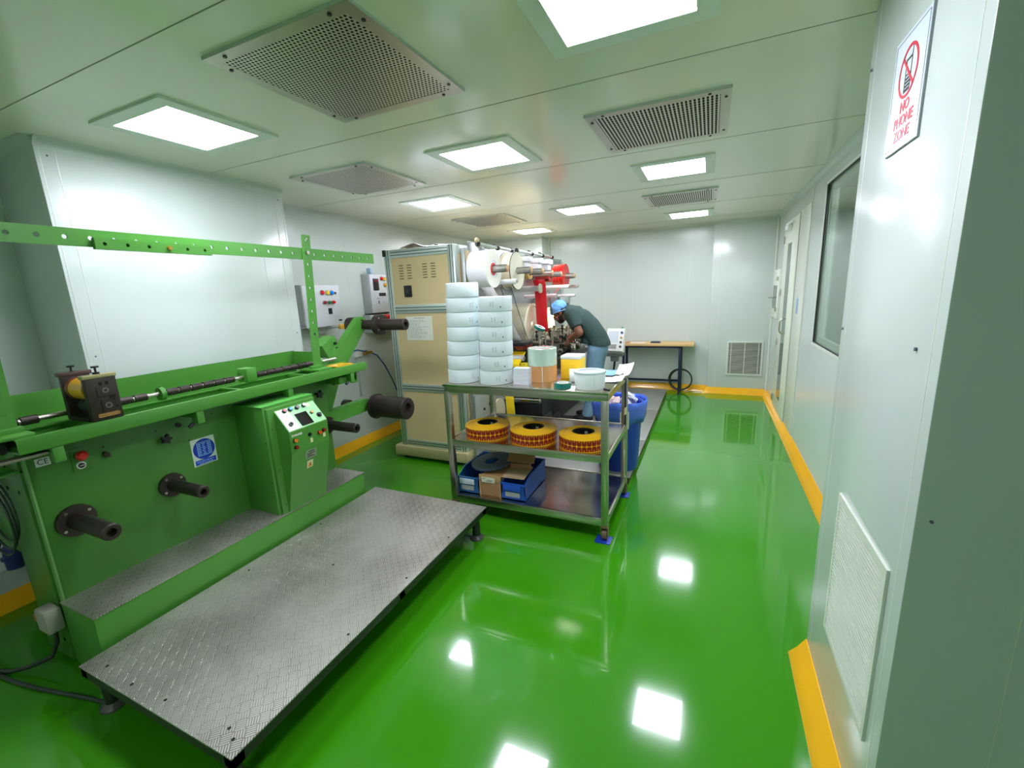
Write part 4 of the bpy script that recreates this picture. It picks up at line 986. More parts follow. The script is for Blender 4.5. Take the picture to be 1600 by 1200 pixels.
# ---- bins on the bottom shelf
ZB = 0.149
def bin_(x0, x1, y0, y1, h, m, label, lab):
    t = thing('parts_bin', ((x0 + x1) / 2, (y0 + y1) / 2, ZB), label, 'bin'); w_ = .006
    b = MB()
    b.box(x0, x1, y0, y1, ZB, ZB + w_)
    for s_ in (x0, x1 - w_): b.prism([(y0 + .03, 0), (y1, 0), (y1, h), (y0 + .10, h), (y0, h * .72), (y0, h * .30)], lambda u, v: Vector((s_, u, ZB + v)), lambda u, v: Vector((s_ + w_, u, ZB + v)))
    b.box(x0, x1, y1 - w_, y1, ZB, ZB + h); b.box(x0, x1, y0, y0 + w_, ZB, ZB + h * .74)
    b.box(x0 - .006, x1 + .006, y0 - .008, y0 + .010, ZB + h * .68, ZB + h * .76, .003)
    for s_ in (x0 - .006, x1 - .004): b.box(s_, s_ + .010, y0 + .10, y1, ZB + h - .012, ZB + h, .002)
    b.build('bin_body', m, t, smooth=False)
    MB().box(x0 + .018, x1 - .03, y0 - .012, y0 - .008, ZB + h * .44, ZB + h * .70, .001).build('label_holder', lab, t)
    MB().box(x0 + .03, x1 - .04, y0 - .003, y0 - .0005, ZB + h * .14, ZB + h * .36).build('lower_label', mat('grey_label', (170, 178, 176), 0.5), t)
    return t
bin_(-1.672, -1.500, 2.60, 3.02, .165, mat('steel_blue_plastic', (36, 92, 150), 0.4), 'steel blue parts bin at the left end of the bottom shelf', mat('bin_label', (206, 222, 232), 0.5))
bin_(-1.312, -1.130, 2.60, 3.02, .165, BLUEB, 'bright blue parts bin right of the cardboard box on the bottom shelf', mat('bin_label_blue', (40, 92, 210), 0.4))
MB().box(0, 0, 0, 0, 0, 0).bm.free()
t = thing('cardboard_box', (-1.405, 2.80, ZB), 'brown cardboard parts box between the two blue bins', 'box')
MB().box(-1.488, -1.322, 2.605, 3.0, ZB, ZB + .15, 0.002).build('box_body', CARD, t)
MB().box(-1.492, -1.318, 2.600, 2.606, ZB + .115, ZB + .162, 0.001).box(-1.492, -1.48, 2.600, 2.606, ZB, ZB + .12).box(-1.33, -1.318, 2.600, 2.606, ZB, ZB + .12).build('front_flap', mat('light_cardboard', (186, 148, 104), 0.7), t)
MB().box(-1.47, -1.365, 2.598, 2.600, ZB + .105, ZB + .145).build('label', mat('cream_paper', (226, 226, 206), 0.5), t)
b = MB()
for k, (a0, a1) in enumerate(((-1.463, -1.44), (-1.43, -1.38), (-1.43, -1.39))): b.box(a0, a1, 2.5973, 2.598, ZB + .132 - k * .010, ZB + .136 - k * .010)
b.build('print', INK, t, smooth=False)
M_ = Matrix.Translation((-1.475, 2.79, ZB + .195)) @ Matrix.Rotation(math.radians(4), 4, 'X') @ Matrix.Rotation(math.radians(-5), 4, 'Y')
fl = MB().ring((0, 0, -.012), (0, 0, 1), 0.058, 0.160, 0.014, 56)
for v in fl.bm.verts: v.co = M_ @ v.co
tag(fl.build('reel_flange', mat('slate_blue_plastic', (62, 84, 106), 0.45)), 'slate blue ring-shaped reel flange lying on the bins', 'reel flange')
def sheet(nm, c, sx, sy, rz, rx, ry, m, label):
    M_ = Matrix.Translation(c) @ Matrix.Rotation(rz, 4, 'Z') @ Matrix.Rotation(rx, 4, 'X') @ Matrix.Rotation(ry, 4, 'Y')
    return tag(MB().box(-sx, sx, -sy, sy, -.002, .002, M=M_).build(nm, m), label, 'cardboard')
sheet('cardboard_sheet', (-1.225, 2.70, ZB + .172), .085, .10, .05, .06, 0, mat('pale_cardboard', (172, 150, 116), 0.75), 'pale cardboard sheet covering the front of the bright blue bin')
sheet('cardboard_sheet', (-1.25, 2.86, ZB + .240), .10, .11, .25, .12, .10, CARD, 'tilted brown cardboard flap above the bright blue bin')
t = tag(MB().box(-1.30, -1.15, 2.74, 2.78, ZB + .176, ZB + .215, .002, M=Matrix.Translation((-1.28, 2.76, 0)) @ Matrix.Rotation(.1, 4, 'Z') @ Matrix.Translation((1.28, -2.76, 0))).build('small_carton', mat('reddish_carton', (150, 104, 74), 0.7)), 'small reddish brown carton on top of the bright blue bin', 'carton')

# ---- waste bin behind the trolley
t = thing('waste_bin', (-0.69, 3.62, 0.06), 'blue plastic waste bin with papers in it, behind the trolley', 'waste bin')
BX, BY, BZ = -0.69, 3.69, 0.061
t.location = (BX, BY, BZ)
MB().lathe([(0, 0), (.165, 0), (.170, .01), (.205, .57), (.212, .575), (.212, .59), (.200, .59), (.197, .57), (.165, .015), (0, .015)], (BX, BY, BZ), (0, 0, 1), 56).build('bin_body', BLUE, t, ang=50)
b = MB(); n = 64
def lr(a, k): return .222 + .010 * math.sin(3 * a + 1) + .006 * math.sin(11 * a + k)
rows = []
for k, (z, dr) in enumerate(((.585, -.012), (.612, 0.004), (.606, .012), (.56, .010), (.50, .004), (.44, -.002))):
    rows.append([b.bm.verts.new((BX + (lr(2*PI*i/n, k) + dr - .0) * math.cos(2*PI*i/n), BY + (lr(2*PI*i/n, k) + dr) * math.sin(2*PI*i/n), BZ + z + (.02 * math.sin(2*PI*i/n*2 + .5) + .012 * math.sin(7 * 2*PI*i/n) if k == 5 else .006 * math.sin(2*PI*i/n*3)))) for i in range(n)])
for A, B in zip(rows[:-1], rows[1:]):
    for i in range(n): b.bm.faces.new((A[i], A[(i+1) % n], B[(i+1) % n], B[i]))
o = b.build('bin_liner', mat('blue_liner', (70, 110, 214), 0.3), t, ang=80)
md = o.modifiers.new('thickness', 'SOLIDIFY'); md.thickness = 0.001
a = math.atan2(-BY, -BX) + .22; rr = .232
MB().prism([(a - .16, .40), (a + .16, .40), (a + .16, .545), (a - .16, .545)], lambda u, v: Vector((BX + rr * math.cos(u), BY + rr * math.sin(u), BZ + v)), lambda u, v: Vector((BX + (rr + .003) * math.cos(u), BY + (rr + .003) * math.sin(u), BZ + v))).build('bin_label', mat('bin_notice', (190, 200, 190), 0.5), t, smooth=False)
def crumple(c, r, seed, m, label, nm='crumpled_paper'):
    q = random.Random(seed); b = MB(); b.sphere(c, r, 14, 9)
    for v in b.bm.verts: v.co += Vector((q.uniform(-1, 1), q.uniform(-1, 1), q.uniform(-1, 1))) * r * .28
    return tag(b.build(nm, m, smooth=False), label, 'paper')
crumple((BX - .04, BY - .07, BZ + .56), .07, 3, mat('pinkish_paper', (226, 200, 196), 0.6), 'crumpled pinkish paper in the waste bin')
crumple((BX + .07, BY + .11, BZ + .565), .065, 5, PAPER, 'crumpled white paper at the back of the waste bin')
M_ = Matrix.Translation((BX + .13, BY - .05, BZ + .60)) @ Matrix.Rotation(.7, 4, 'Z') @ Matrix.Rotation(.9, 4, 'Y')
tag(MB().box(-.05, .05, -.06, .06, -.001, .001, M=M_).build('paper_scrap', PAPER), 'white paper scrap sticking up from the waste bin', 'paper')
# ------------------------------------------------------------------ raised steel floor platform under the press
FPLATE = mat('grey_floor_plate', (150, 152, 144), 0.42, 0.5, var=0.10, vscale=3, bump=0.03, bscale=8)
pl = thing('floor_platform', (-1.25, 5.2, 0), 'low grey steel platform the worker stands on, beside the label press', 'platform')
b = MB()
MB().box(-2.0, -0.545, 3.44, 4.40, 0.052, 0.060, 0.001).build('plate', FPLATE, pl); MB().box(-2.0, -0.545, 4.404, 5.60, 0.052, 0.060, 0.001).build('plate', FPLATE, pl); MB().box(-2.0, -0.545, 5.604, 6.82, 0.052, 0.060, 0.001).build('plate', FPLATE, pl)
MB().box(-1.99, -0.553, 3.448, 6.81, 0.0, 0.052).build('frame', mat('platform_edge', (96, 82, 56), 0.55, 0.3), pl)
tag(MB().box(-1.95, -1.42, 4.0, 5.05, 0.0605, 0.0665, 0.002).build('floor_mat', RUBBER), 'black rubber mat on the platform in front of the press', 'mat')

# ------------------------------------------------------------------ press cabinet
cbn = thing('press_cabinet', (-2.415, 3.75, 0), 'tall beige cabinet with aluminium frame at the near end of the press', 'cabinet')
CX0, CX1, CY0, CY1, CZ1 = -2.795, -2.03, 3.36, 4.05, 2.03
MB().box(CX0 - .07, CX1 + .01, CY0 - .03, CY1, 0.035, 0.135, 0.006).build('plinth', BEIGEP, cbn)
for x, y in ((CX0 + .02, CY0 + .06), (CX1 - .08, CY0 + .06), (CX0 + .02, CY1 - .06), (CX1 - .08, CY1 - .06)): MB().cyl((x, y, 0), (x, y, 0.036), 0.045, seg=20).build('foot', BLACK, cbn)
def prof(name, x0, x1, y0, y1, z0, z1, along):
    o = MB().box(x0, x1, y0, y1, z0, z1, 0.003).build(name, ALU, cbn)
    b = MB()
    if along == 'z':
        for q in (0.33, 0.67): xx = x0 + (x1 - x0) * q; b.box(xx - .0035, xx + .0035, y0 - .0006, y0 + .001, z0, z1)
    else:
        for q in (0.33, 0.67): zz = z0 + (z1 - z0) * q; b.box(x0, x1, y0 - .0006, y0 + .001, zz - .0035, zz + .0035)
    b.build('profile_groove', mat('groove_dark', (66, 84, 78), 0.5), o, smooth=False)
PW = 0.072
prof('frame_post', CX0, CX0 + PW, CY0, CY0 + .06, 0.135, CZ1, 'z'); prof('frame_post', CX1 - PW, CX1, CY0, CY0 + .06, 0.135, CZ1, 'z')
for z0, z1 in ((0.135, 0.205), (0.70, 0.775), (1.45, 1.53), (1.955, CZ1)): prof('frame_rail', CX0 + PW, CX1 - PW, CY0, CY0 + .06, z0, z1, 'x')
MB().box(CX1 - .06, CX1, CY0 + .06, CY1, 1.96, CZ1, .003).build('side_rail', ALU, cbn); MB().box(CX1 - .06, CX1, CY0 + .06, CY1, .70, .77, .003).build('side_rail', ALU, cbn)
MB().box(CX0, CX0 + .06, CY0 + .06, CY1, 1.96, CZ1, .003).build('side_rail', ALU, cbn)
MB().box(CX0 - .012, CX0 + .02, CY0 - .006, CY0 + .05, 1.975, CZ1 + .004, .003).build('corner_cap', BLACK, cbn)
up = MB().box(CX0 + PW, CX1 - PW, CY0 + .008, CY0 + .02, 1.53, 1.955).build('upper_panel', BEIGE, cbn)
md_ = MB().box(CX0 + PW, CX1 - PW, CY0 + .008, CY0 + .02, .775, 1.45).build('middle_panel', BEIGE, cbn)
lw_ = MB().box(CX0 + PW, CX1 - PW, CY0 + .008, CY0 + .02, .205, .70).build('lower_panel', BEIGE, cbn)
MB().box(CX0 + .01, CX0 + .02, CY0 + .06, CY1, .14, 1.96).box(CX1 - .02, CX1 - .005, CY0 + .06, CY1, .2, 1.96).box(CX0, CX1, CY1 - .02, CY1, .14, 2.0).box(CX0 + .02, CX1 - .02, CY0 + .05, CY1, 2.0, 2.02).build('side_panels', BEIGE, cbn, smooth=False)
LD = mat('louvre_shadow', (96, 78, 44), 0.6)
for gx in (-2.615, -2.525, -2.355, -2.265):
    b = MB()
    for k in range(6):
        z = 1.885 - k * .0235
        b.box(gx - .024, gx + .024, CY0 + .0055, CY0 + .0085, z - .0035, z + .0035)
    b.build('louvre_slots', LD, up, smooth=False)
lt = MB().box(-2.60, -2.515, CY0 - .004, CY0 + .010, 1.60, 1.705, .008).build('latch', BLACK, up)
MB().cyl((-2.557, CY0 - .010, 1.652), (-2.557, CY0 - .004, 1.652), .020, seg=20).build('latch_lock', mat('latch_grey', (60, 62, 62), 0.35, 0.4), lt)
nt_ = MB().box(-2.612, -2.322, CY0 + .005, CY0 + .008, 1.20, 1.42).build('notice_sheet', mat('notice_paper', (224, 226, 212), 0.5), md_)
b = MB()
b.box(-2.52, -2.40, CY0 + .0045, CY0 + .005, 1.402, 1.409)
for k in range(14):
    z = 1.385 - k * .0125; b.box(-2.595, -2.585, CY0 + .0045, CY0 + .005, z - .003, z + .003)
    x = -2.575
    xe = rnd.uniform(-2.47, -2.36)
    while x < xe: q = rnd.uniform(.015, .04); b.box(x, min(x + q, xe), CY0 + .0045, CY0 + .005, z - .0025, z + .0025); x += q + .008
b.build('printed_lines', mat('pale_print', (168, 176, 170), 0.5), nt_, smooth=False)
MB().box(-2.13, -2.112, CY0 - .004, CY0 + .01, .245, .315, .003).build('hinge', BLACK, lw_)
# clear plastic sheet and film lying on the cabinet top
b = MB(); q = random.Random(4); n = 14; R_ = []
for i in range(n + 1):
    R_.append([b.bm.verts.new((-2.66 + .48 * i / n, 3.42 + .55 * j / n, 2.034 + max(0, .045 * math.sin(PI * i / n) * (0.6 + .5 * math.sin(3.1 * j / n + i * .5)) + q.uniform(0, .012)))) for j in range(n + 1)])
for i in range(n):
    for j in range(n): b.bm.faces.new((R_[i][j], R_[i+1][j], R_[i+1][j+1], R_[i][j+1]))
tag(b.build('plastic_sheet', mat('milky_plastic', (226, 230, 240), 0.25, coat=0.4), ang=70), 'crumpled milky plastic sheet lying on top of the beige cabinet', 'sheet')

# ------------------------------------------------------------------ label press
pr = thing('label_press', (-2.1, 4.9, 0), 'rotary label printing press with reels, webs and rows of print units', 'machine')
MB().box(-2.05, -1.985, 4.06, 6.25, 0.07, 2.0, .004).box(-2.028, -1.985, 3.45, 4.06, 0.07, 2.0, .002).build('back_board', ALUD, pr)
MB().box(-2.75, -2.05, 4.06, 6.20, 0.06, 1.98, .004).build('body', BEIGE, pr)
MB().box(-2.06, -1.99, 4.06, 6.26, 1.96, 2.03, .003).build('top_rail', ALU, pr)
MB().box(-2.04, -1.975, 6.20, 6.27, .1, 2.0, .003).build('end_post', ALU, pr)
MB().box(-1.984, -1.955, 3.50, 3.78, 1.52, 2.055, .006).build('side_plate', ALUD, pr)
MB().box(-1.984, -1.972, 3.46, 4.3, .14, .66, .003).build('lower_plate', mat('grey_lower_plate', (168, 172, 170), 0.4, 0.6), pr)
b_ = MB().box(-2.02, -1.965, 3.47, 3.53, 1.70, 1.98, .004).cyl((-2.02, 3.51, 1.80), (-1.955, 3.51, 1.80), .058, seg=28).build('brake_housing', BEIGE, pr)
# bed
BED = mat('bed_dark_grey', (62, 64, 60), 0.38, 0.5)
MB().box(-1.985, -1.56, 4.02, 6.02, .735, .84, .005).build('bed', BED, pr)
MB().box(-1.985, -1.62, 4.30, 5.95, .07, .735, .004).build('bed_base', mat('bed_black', (34, 35, 34), 0.45, 0.2), pr)
MB().box(-1.575, -1.555, 4.0, 6.04, .80, .835, .002).build('bed_rail', DARKSTEEL, pr)
# unwind spindles
CORE = mat('expander_steel', (176, 174, 168), 0.3, 0.8); CAPB = mat('cap_bronze', (214, 176, 130), 0.35, 0.6)
def spindle(y, z, x1=-1.60, r=.032):
    o = MB().cyl((-1.985, y, z), (x1, y, z), r, seg=22).build('spindle', CORE, pr)
    MB().lathe([(0, 0), (r * .9, 0), (r * .9, .006), (r * .5, .012), (0, .012)], (x1, y, z), (1, 0, 0), 20).build('spindle_cap', CAPB, o)
    MB().lathe([(0, 0), (.055, 0), (.055, .03), (.042, .045), (0, .045)], (-1.985, y, z), (1, 0, 0), 26).build('spindle_hub', ALUD, o)
    b = MB()
    for k in range(3):
        a = 2 * PI * k / 3 + .5; b.box(-1.90, x1 - .01, -.004, .004, r - .002, r + .0015, M=Matrix.Translation((0, y, z)) @ Matrix.Rotation(a, 4, 'X'))
    b.build('spindle_key', DARKSTEEL, o, smooth=False)
SPY = ((3.50, 1.806), (4.05, 1.805), (4.38, 1.80), (4.68, 1.79), (5.0, 1.785), (5.56, 1.775))
for y, z in SPY: spindle(y, z)
# white mounting blocks and air cylinders along the top
for k, y in enumerate((4.30, 4.62, 4.94)):
    o = MB().box(-1.985, -1.70, y - .07, y + .07, 1.90, 1.95, .008).box(-1.985, -1.72, y - .05, y + .05, 1.83, 1.90, .004).build('reel_bracket', mat('white_bracket', (226, 226, 232), 0.35), pr)
for y in (3.66, 3.98, 4.55, 4.9, 5.25):
    o = MB().cyl((-1.95, y, 2.045), (-1.88, y + .22, 2.02), .016, seg=16).build('air_cylinder', ALU, pr)
    MB().cyl((-1.955, y - .02, 2.047), (-1.95, y, 2.045), .024, seg=16).cyl((-1.88, y + .22, 2.02), (-1.87, y + .25, 2.016), .02, seg=14).build('fitting', BLACK, o)
MB().sphere((-1.95, 3.63, 2.075), .022, 14, 8).build('knob', BEIGE, pr)
# guide rollers
def groller(y, z, x0, x1, r=.021, m=None):
    o = MB().cyl((x0, y, z), (x1, y, z), r, seg=22).build('guide_roller', m or WHITE, pr)
    MB().cyl((x1, y, z), (x1 + .012, y, z), r * .55, seg=14).build('roller_journal', STEELB, o)
GR = mat('grey_white_roller', (206, 208, 206), 0.3, 0.3)
groller(3.80, 1.70, -1.985, -1.65, .024)
groller(4.47, 1.63, -1.985, -1.68, .030, GR); groller(4.80, 1.545, -1.985, -1.60, .020, mat('pinkish_roller', (220, 206, 208), 0.3)); groller(5.30, 1.64, -1.985, -1.60, .026); groller(5.70, 1.645, -1.985, -1.60, .024, GR); groller(5.55, 1.53, -1.985, -1.60, .020); groller(4.12, .48, -1.985, -1.58, .034, mat('shiny_roller', (150, 146, 136), 0.15, 1.0)); groller(4.02, .945, -1.985, -1.70, .030, GR)
MB().lathe([(0, 0), (.045, 0), (.052, .012), (.045, .026), (0, .03)], (-1.68, 4.47, 1.63), (1, 0, 0), 24).build('hand_wheel', mat('ivory_knob', (214, 216, 190), 0.35), pr)
# impression drum and inspection lamp
dr = MB().lathe([(0, 0), (.235, 0), (.242, .006), (.242, .222), (.235, .228), (.215, .230), (.21, .222), (.06, .222), (.05, .235), (0, .235)], (-1.985, 4.47, 1.235), (1, 0, 0), 64).build('impression_drum', mat('polished_drum', (240, 232, 204), 0.3, 0.3), pr)
lm = MB().box(-1.975, -1.945, 5.26, 5.74, 1.10, 1.43, .006).build('inspection_lamp', WHITE, pr)
MB().box(-1.946, -1.941, 5.28, 5.72, 1.12, 1.41).build('lamp_window', emit('warm_lamp', (255, 224, 165), 4.5), lm)
MB().box(-1.984, -1.96, 4.75, 5.35, 1.12, 1.46, .004).build('reflector_panel', mat('cream_panel', (236, 222, 176), 0.3), pr)
for y in (5.08, 5.50): MB().box(-1.984, -1.66, y, y + .03, 1.40, 1.52, .003).build('web_frame', ALUD, pr)
MB().box(-1.69, -1.66, 5.08, 5.53, 1.44, 1.52, .003).build('web_frame', mat('pale_frame', (190, 196, 186), 0.35, 0.5), pr)
# print units: block, slide, cylinders, adjusting screws
CHR = mat('chrome', (206, 206, 200), 0.15, 1.0); GUN = mat('gunmetal', (112, 112, 106), 0.3, 0.9); PALE = mat('pale_metal', (184, 196, 188), 0.32, 0.7)
def unit(y, s):
    q = random.Random(s)
    u = MB().box(-1.97, -1.66 + q.uniform(-.03, .03), y - .055, y + .055, .84, .93, .004).box(-1.96, -1.70, y - .05, y - .035, .93, 1.10, .003).box(-1.96, -1.70, y + .035, y + .05, .93, 1.10, .003).build('print_unit', PALE if s % 2 else GUN, pr)
    for k in range(3):
        zz = .955 + k * .055; r = q.uniform(.017, .027); yy = y + q.uniform(-.02, .02)
        MB().cyl((-1.95, yy, zz), (-1.62 + q.uniform(-.03, .03), yy, zz), r, seg=18).build('print_cylinder', (CHR, GUN, STEELB)[k], u)
    for k in range(3):
        x = -1.72 + k * .045; h = q.uniform(1.10, 1.17); yy = y + q.uniform(-.045, .045)
        MB().cyl((x, yy, .93), (x, yy, h), .007, seg=10).cyl((x, yy, h), (x, yy, h + .022), .016, seg=16).cyl((x, yy, h - .03), (x, yy, h - .018), .013, seg=12).build('adjusting_screw', (CHR, BLACK, STEELB)[(s + k) % 3], u)
    MB().cyl((-1.66, y + .01, .90), (-1.585, y + .01, .90), .026, .030, 18).cyl((-1.585, y + .01, .90), (-1.575, y + .01, .90), .022, seg=18).build('micrometer_knob', CHR if s % 3 else GUN, u)
    MB().box(-1.70, -1.60, y - .04, y + .03, .842, .872, .003).box(-1.665, -1.63, y - .05, y - .02, .87, .96, .003).build('clamp', DARKSTEEL if s % 2 else GUN, u)
    if s % 2:
        im = (mat('lamp_red%d' % s, (226, 70, 50), 0.3), mat('lamp_pink%d' % s, (236, 120, 100), 0.3))[s % 4 == 1]
        MB().cyl((-1.64, y - .04, 1.0), (-1.64, y - .04, 1.03), .011, seg=12).build('indicator', im, u); MB().cyl((-1.60, y - .02, .95), (-1.585, y - .02, .95), .010, seg=12).build('indicator', im, u)
for k, y in enumerate((4.32, 4.46, 4.60, 4.74, 4.90, 5.08, 5.24, 5.42, 5.60, 5.78)): unit(y, k)
for k, (y, x, r, l) in enumerate(((5.20, -1.57, .035, .06), (5.34, -1.56, .045, .05), (5.48, -1.55, .04, .06))):
    MB().lathe([(0, 0), (r * .7, 0), (r, .01), (r, l), (r * .6, l + .015), (0, l + .015)], (x - .04, y, .885), (1, 0, 0), 24).build('motor', CHR if k % 2 else GUN, pr)
# ink tray, red dish, yellow guard and bracket on the near end
MB().box(-1.93, -1.66, 3.98, 4.16, 1.07, 1.105, .004).build('black_tray', BLACK, pr)
MB().lathe([(0, 0), (.055, 0), (.10, .045), (.094, .045), (.05, .008), (0, .008)], (-1.74, 4.10, 1.022), (0, 0, 1), 32).build('red_dish', mat('dish_red', (150, 40, 32), 0.3), pr)
MB().prism([(3.92, .90), (4.12, 1.0), (4.12, .985), (3.95, .885), (3.95, .80), (3.92, .80)], lambda u, v: Vector((-1.86, u, v)), lambda u, v: Vector((-1.72, u, v))).build('yellow_guard', YEL, pr, smooth=False)
yp = MB().box(-1.86, -1.62, 4.005, 4.018, .835, .90, .002).build('yellow_plate', mat('yellow_plate_paint', (226, 210, 40), 0.4), pr)
b = MB()
for k in range(5):
    for z in (.852, .882): b.cyl((-1.83 + k * .045, 4.002, z), (-1.83 + k * .045, 4.0055, z), .005, seg=10)
b.build('plate_hole', HOLE, yp)
lt_ = MB().box(-1.86, -1.77, 3.875, 3.88, .34, .625, .0005, M=Matrix.Translation((0, 3.88, .62)) @ Matrix.Rotation(.12, 4, 'X') @ Matrix.Translation((0, -3.88, -.62))).build('yellow_web_end', YEL, pr)
b = MB()
for k in range(9):
    a = PI * .1 + PI * .8 * k / 8
    b.cyl((-1.985, 4.4 + .18 * math.cos(a), .35 + .18 * math.sin(a)), (-1.60, 4.4 + .18 * math.cos(a), .35 + .18 * math.sin(a)), .012, seg=8)
b.bm.free()
MB().box(-1.72, -1.60, 4.25, 4.55, .075, .25, .006).box(-1.70, -1.58, 4.6, 4.8, .075, .18, .006).build('drive_box', mat('drive_grey', (70, 70, 64), 0.4, 0.5), pr)
MB().cyl((-1.97, 3.75, .52), (-1.955, 3.75, .52), .022, seg=16).cyl((-1.972, 3.62, .50), (-1.96, 3.62, .50), .014, seg=12).build('plate_bolt', DARKSTEEL, pr)
MB().lathe([(0, 0), (.13, 0), (.13, .02), (0, .02)], (-1.972, 3.93, .40), (1, 0, 0), 36).build('cream_disc', mat('cream_disc', (214, 206, 170), 0.4), pr)
MB().cyl((-1.972, 3.70, .30), (-1.86, 3.70, .30), .04, seg=22).build('take_up_stub', STEELB, pr)
# ---- reels on the spindles (each lifts off)
def reel(name, y, z, x0, x1, r, ri, m, label, cat, face=None, corem=None, flange=None):
    t = thing(name, ((x0 + x1) / 2, y, z - r), label, cat)
    MB().lathe([(ri, 0), (r - .002, 0), (r, .002), (r, x1 - x0 - .002), (r - .002, x1 - x0), (ri, x1 - x0)], (x0, y, z), (1, 0, 0), 60, closed=True).build('winding', m, t, ang=30)
    if corem: MB().ring((x0 + .001, y, z), (1, 0, 0), .0335, ri, x1 - x0 + .004, 32).build('core', corem, t)
    if flange:
        fr, fm, fw = flange
        for xx in (x0 - fw, x1):
            o = MB().ring((xx, y, z), (1, 0, 0), .034, fr, fw, 60).build('flange', fm, t)
            MB().ring((xx + fw * .1, y, z), (1, 0, 0), fr, fr + .0025, fw * .8, 60).build('flange_edge', BLACK, o)
    return t
CREAMW = mat('cream_white_paper', (236, 236, 222), 0.5)
reel('paper_reel', 3.50, 1.806, -1.915, -1.735, .160, .052, mat('reel_white', (240, 240, 244), 0.45), 'white paper reel on the nearest press spindle', 'reel', corem=mat('red_core', (206, 60, 50), 0.4), flange=None)
o = bpy.data.objects['paper_reel']
MB().ring((-1.734, 3.50, 1.806), (1, 0, 0), .075, .158, .004, 60).build('cream_side', CREAMW, o)
wf = reel('flanged_reel', 4.05, 1.805, -1.862, -1.752, .158, .05, mat('reel_cream', (236, 222, 186), 0.5), 'cream flanged wooden reel with black rims, second on the press', 'reel', flange=(.178, mat('pale_wood_flange', (222, 220, 196), 0.45), .009))
rd = reel('red_foil_reel', 5.56, 1.775, -1.86, -1.72, .150, .05, mat('red_foil', (214, 24, 22), 0.3), 'red foil reel on the farthest press spindle', 'reel', corem=CARD)
b = MB()
for k in range(3): b.ring((-1.845 + k * .035, 5.56, 1.775), (1, 0, 0), .149, .1515, .003, 48)
b.build('foil_stripe', mat('orange_stripe', (240, 110, 70), 0.3), rd)
MB().ring((-1.719, 5.56, 1.775), (1, 0, 0), .05, .155, .004, 48).build('side_disc', mat('deep_red', (196, 14, 18), 0.3), rd)
reel('red_foil_reel', 5.0, 1.785, -1.90, -1.73, .09, .04, mat('red_foil_dark', (176, 14, 20), 0.35), 'small dark red foil reel below the white brackets of the press', 'reel')
reel('narrow_paper_reel', 4.38, 1.80, -1.90, -1.74, .075, .04, mat('ochre_winding', (206, 168, 96), 0.5), 'small ochre reel on the third press spindle', 'reel')
# ---- webs threaded through the press
def web(name, pts, x0, x1, m, label, th=.0012, parent=None):
    b = MB(); n = len(pts)
    A = [b.bm.verts.new((x0, y, z)) for y, z in pts]; B = [b.bm.verts.new((x1, y, z)) for y, z in pts]
    for i in range(n - 1): b.bm.faces.new((A[i], A[i+1], B[i+1], B[i]))
    o = b.build(name, m, parent)
    md = o.modifiers.new('thickness', 'SOLIDIFY'); md.thickness = th
    return tag(o, label, 'web') if label else o
web('paper_web', [(3.44, 1.655), (3.56, 1.56), (3.80, 1.335), (4.0, 1.15), (4.03, 1.11)], -1.835, -1.72, mat('web_white', (232, 226, 228), 0.4), 'white paper web running down from the nearest reel into the press')
t = thing('film_web', (-1.81, 4.1, 1.1), 'clear film web with black edges running down from the flanged reel', 'web')
fp = [(3.90, 1.655), (4.0, 1.50), (4.15, 1.28), (4.285, 1.10)]
web('clear_film', fp, -1.862, -1.755, FILM, None, parent=t)
for xx in (-1.866, -1.757): web('black_edge', fp, xx, xx + .006, BLACK, None, parent=t)
web('red_web', [(4.455, 1.72), (4.50, 1.66), (4.515, 1.50), (4.54, 1.22), (4.56, 1.16)], -1.745, -1.615, mat('red_foil_web', (222, 16, 30), 0.28), 'bright red foil web hanging through the middle of the press')
t = thing('punched_web', (-1.78, 4.95, 1.1), 'narrow perforated clear strip with dark edges beside the red web', 'web')
fp = [(4.82, 1.60), (4.90, 1.42), (5.0, 1.14)]
web('clear_film', fp, -1.80, -1.70, FILM, None, parent=t)
for xx in (-1.802, -1.752, -1.702): web('dark_line', fp, xx, xx + .005, BLACK, None, parent=t)
tag(MB().tube([(-1.70, 5.42, 1.69), (-1.73, 5.12, 1.57), (-1.765, 4.93, 1.48), (-1.77, 4.92, 1.3), (-1.77, 4.92, 1.16)], .005, 6).build('red_strand', mat('red_strand', (216, 20, 40), 0.35)), 'thin red waste strand running down beside the worker', 'strand')
# teal tape roll lying on a print unit
t = thing('tape_roll', (-1.66, 4.36, 1.19), 'teal and white tape roll tilted on a print unit of the press', 'tape roll')
M_ = Matrix.Translation((-1.655, 4.38, 1.215)) @ Matrix.Rotation(.45, 4, 'Y')
bb = MB().ring((0, 0, -.015), (0, 0, 1), .03, .062, .03, 40)
for v in bb.bm.verts: v.co = M_ @ v.co
bb.build('tape', TEAL, t)
bb = MB().ring((0, 0, .0152), (0, 0, 1), .026, .058, .002, 40)
for v in bb.bm.verts: v.co = M_ @ v.co
bb.build('paper_face', WHITE, t)
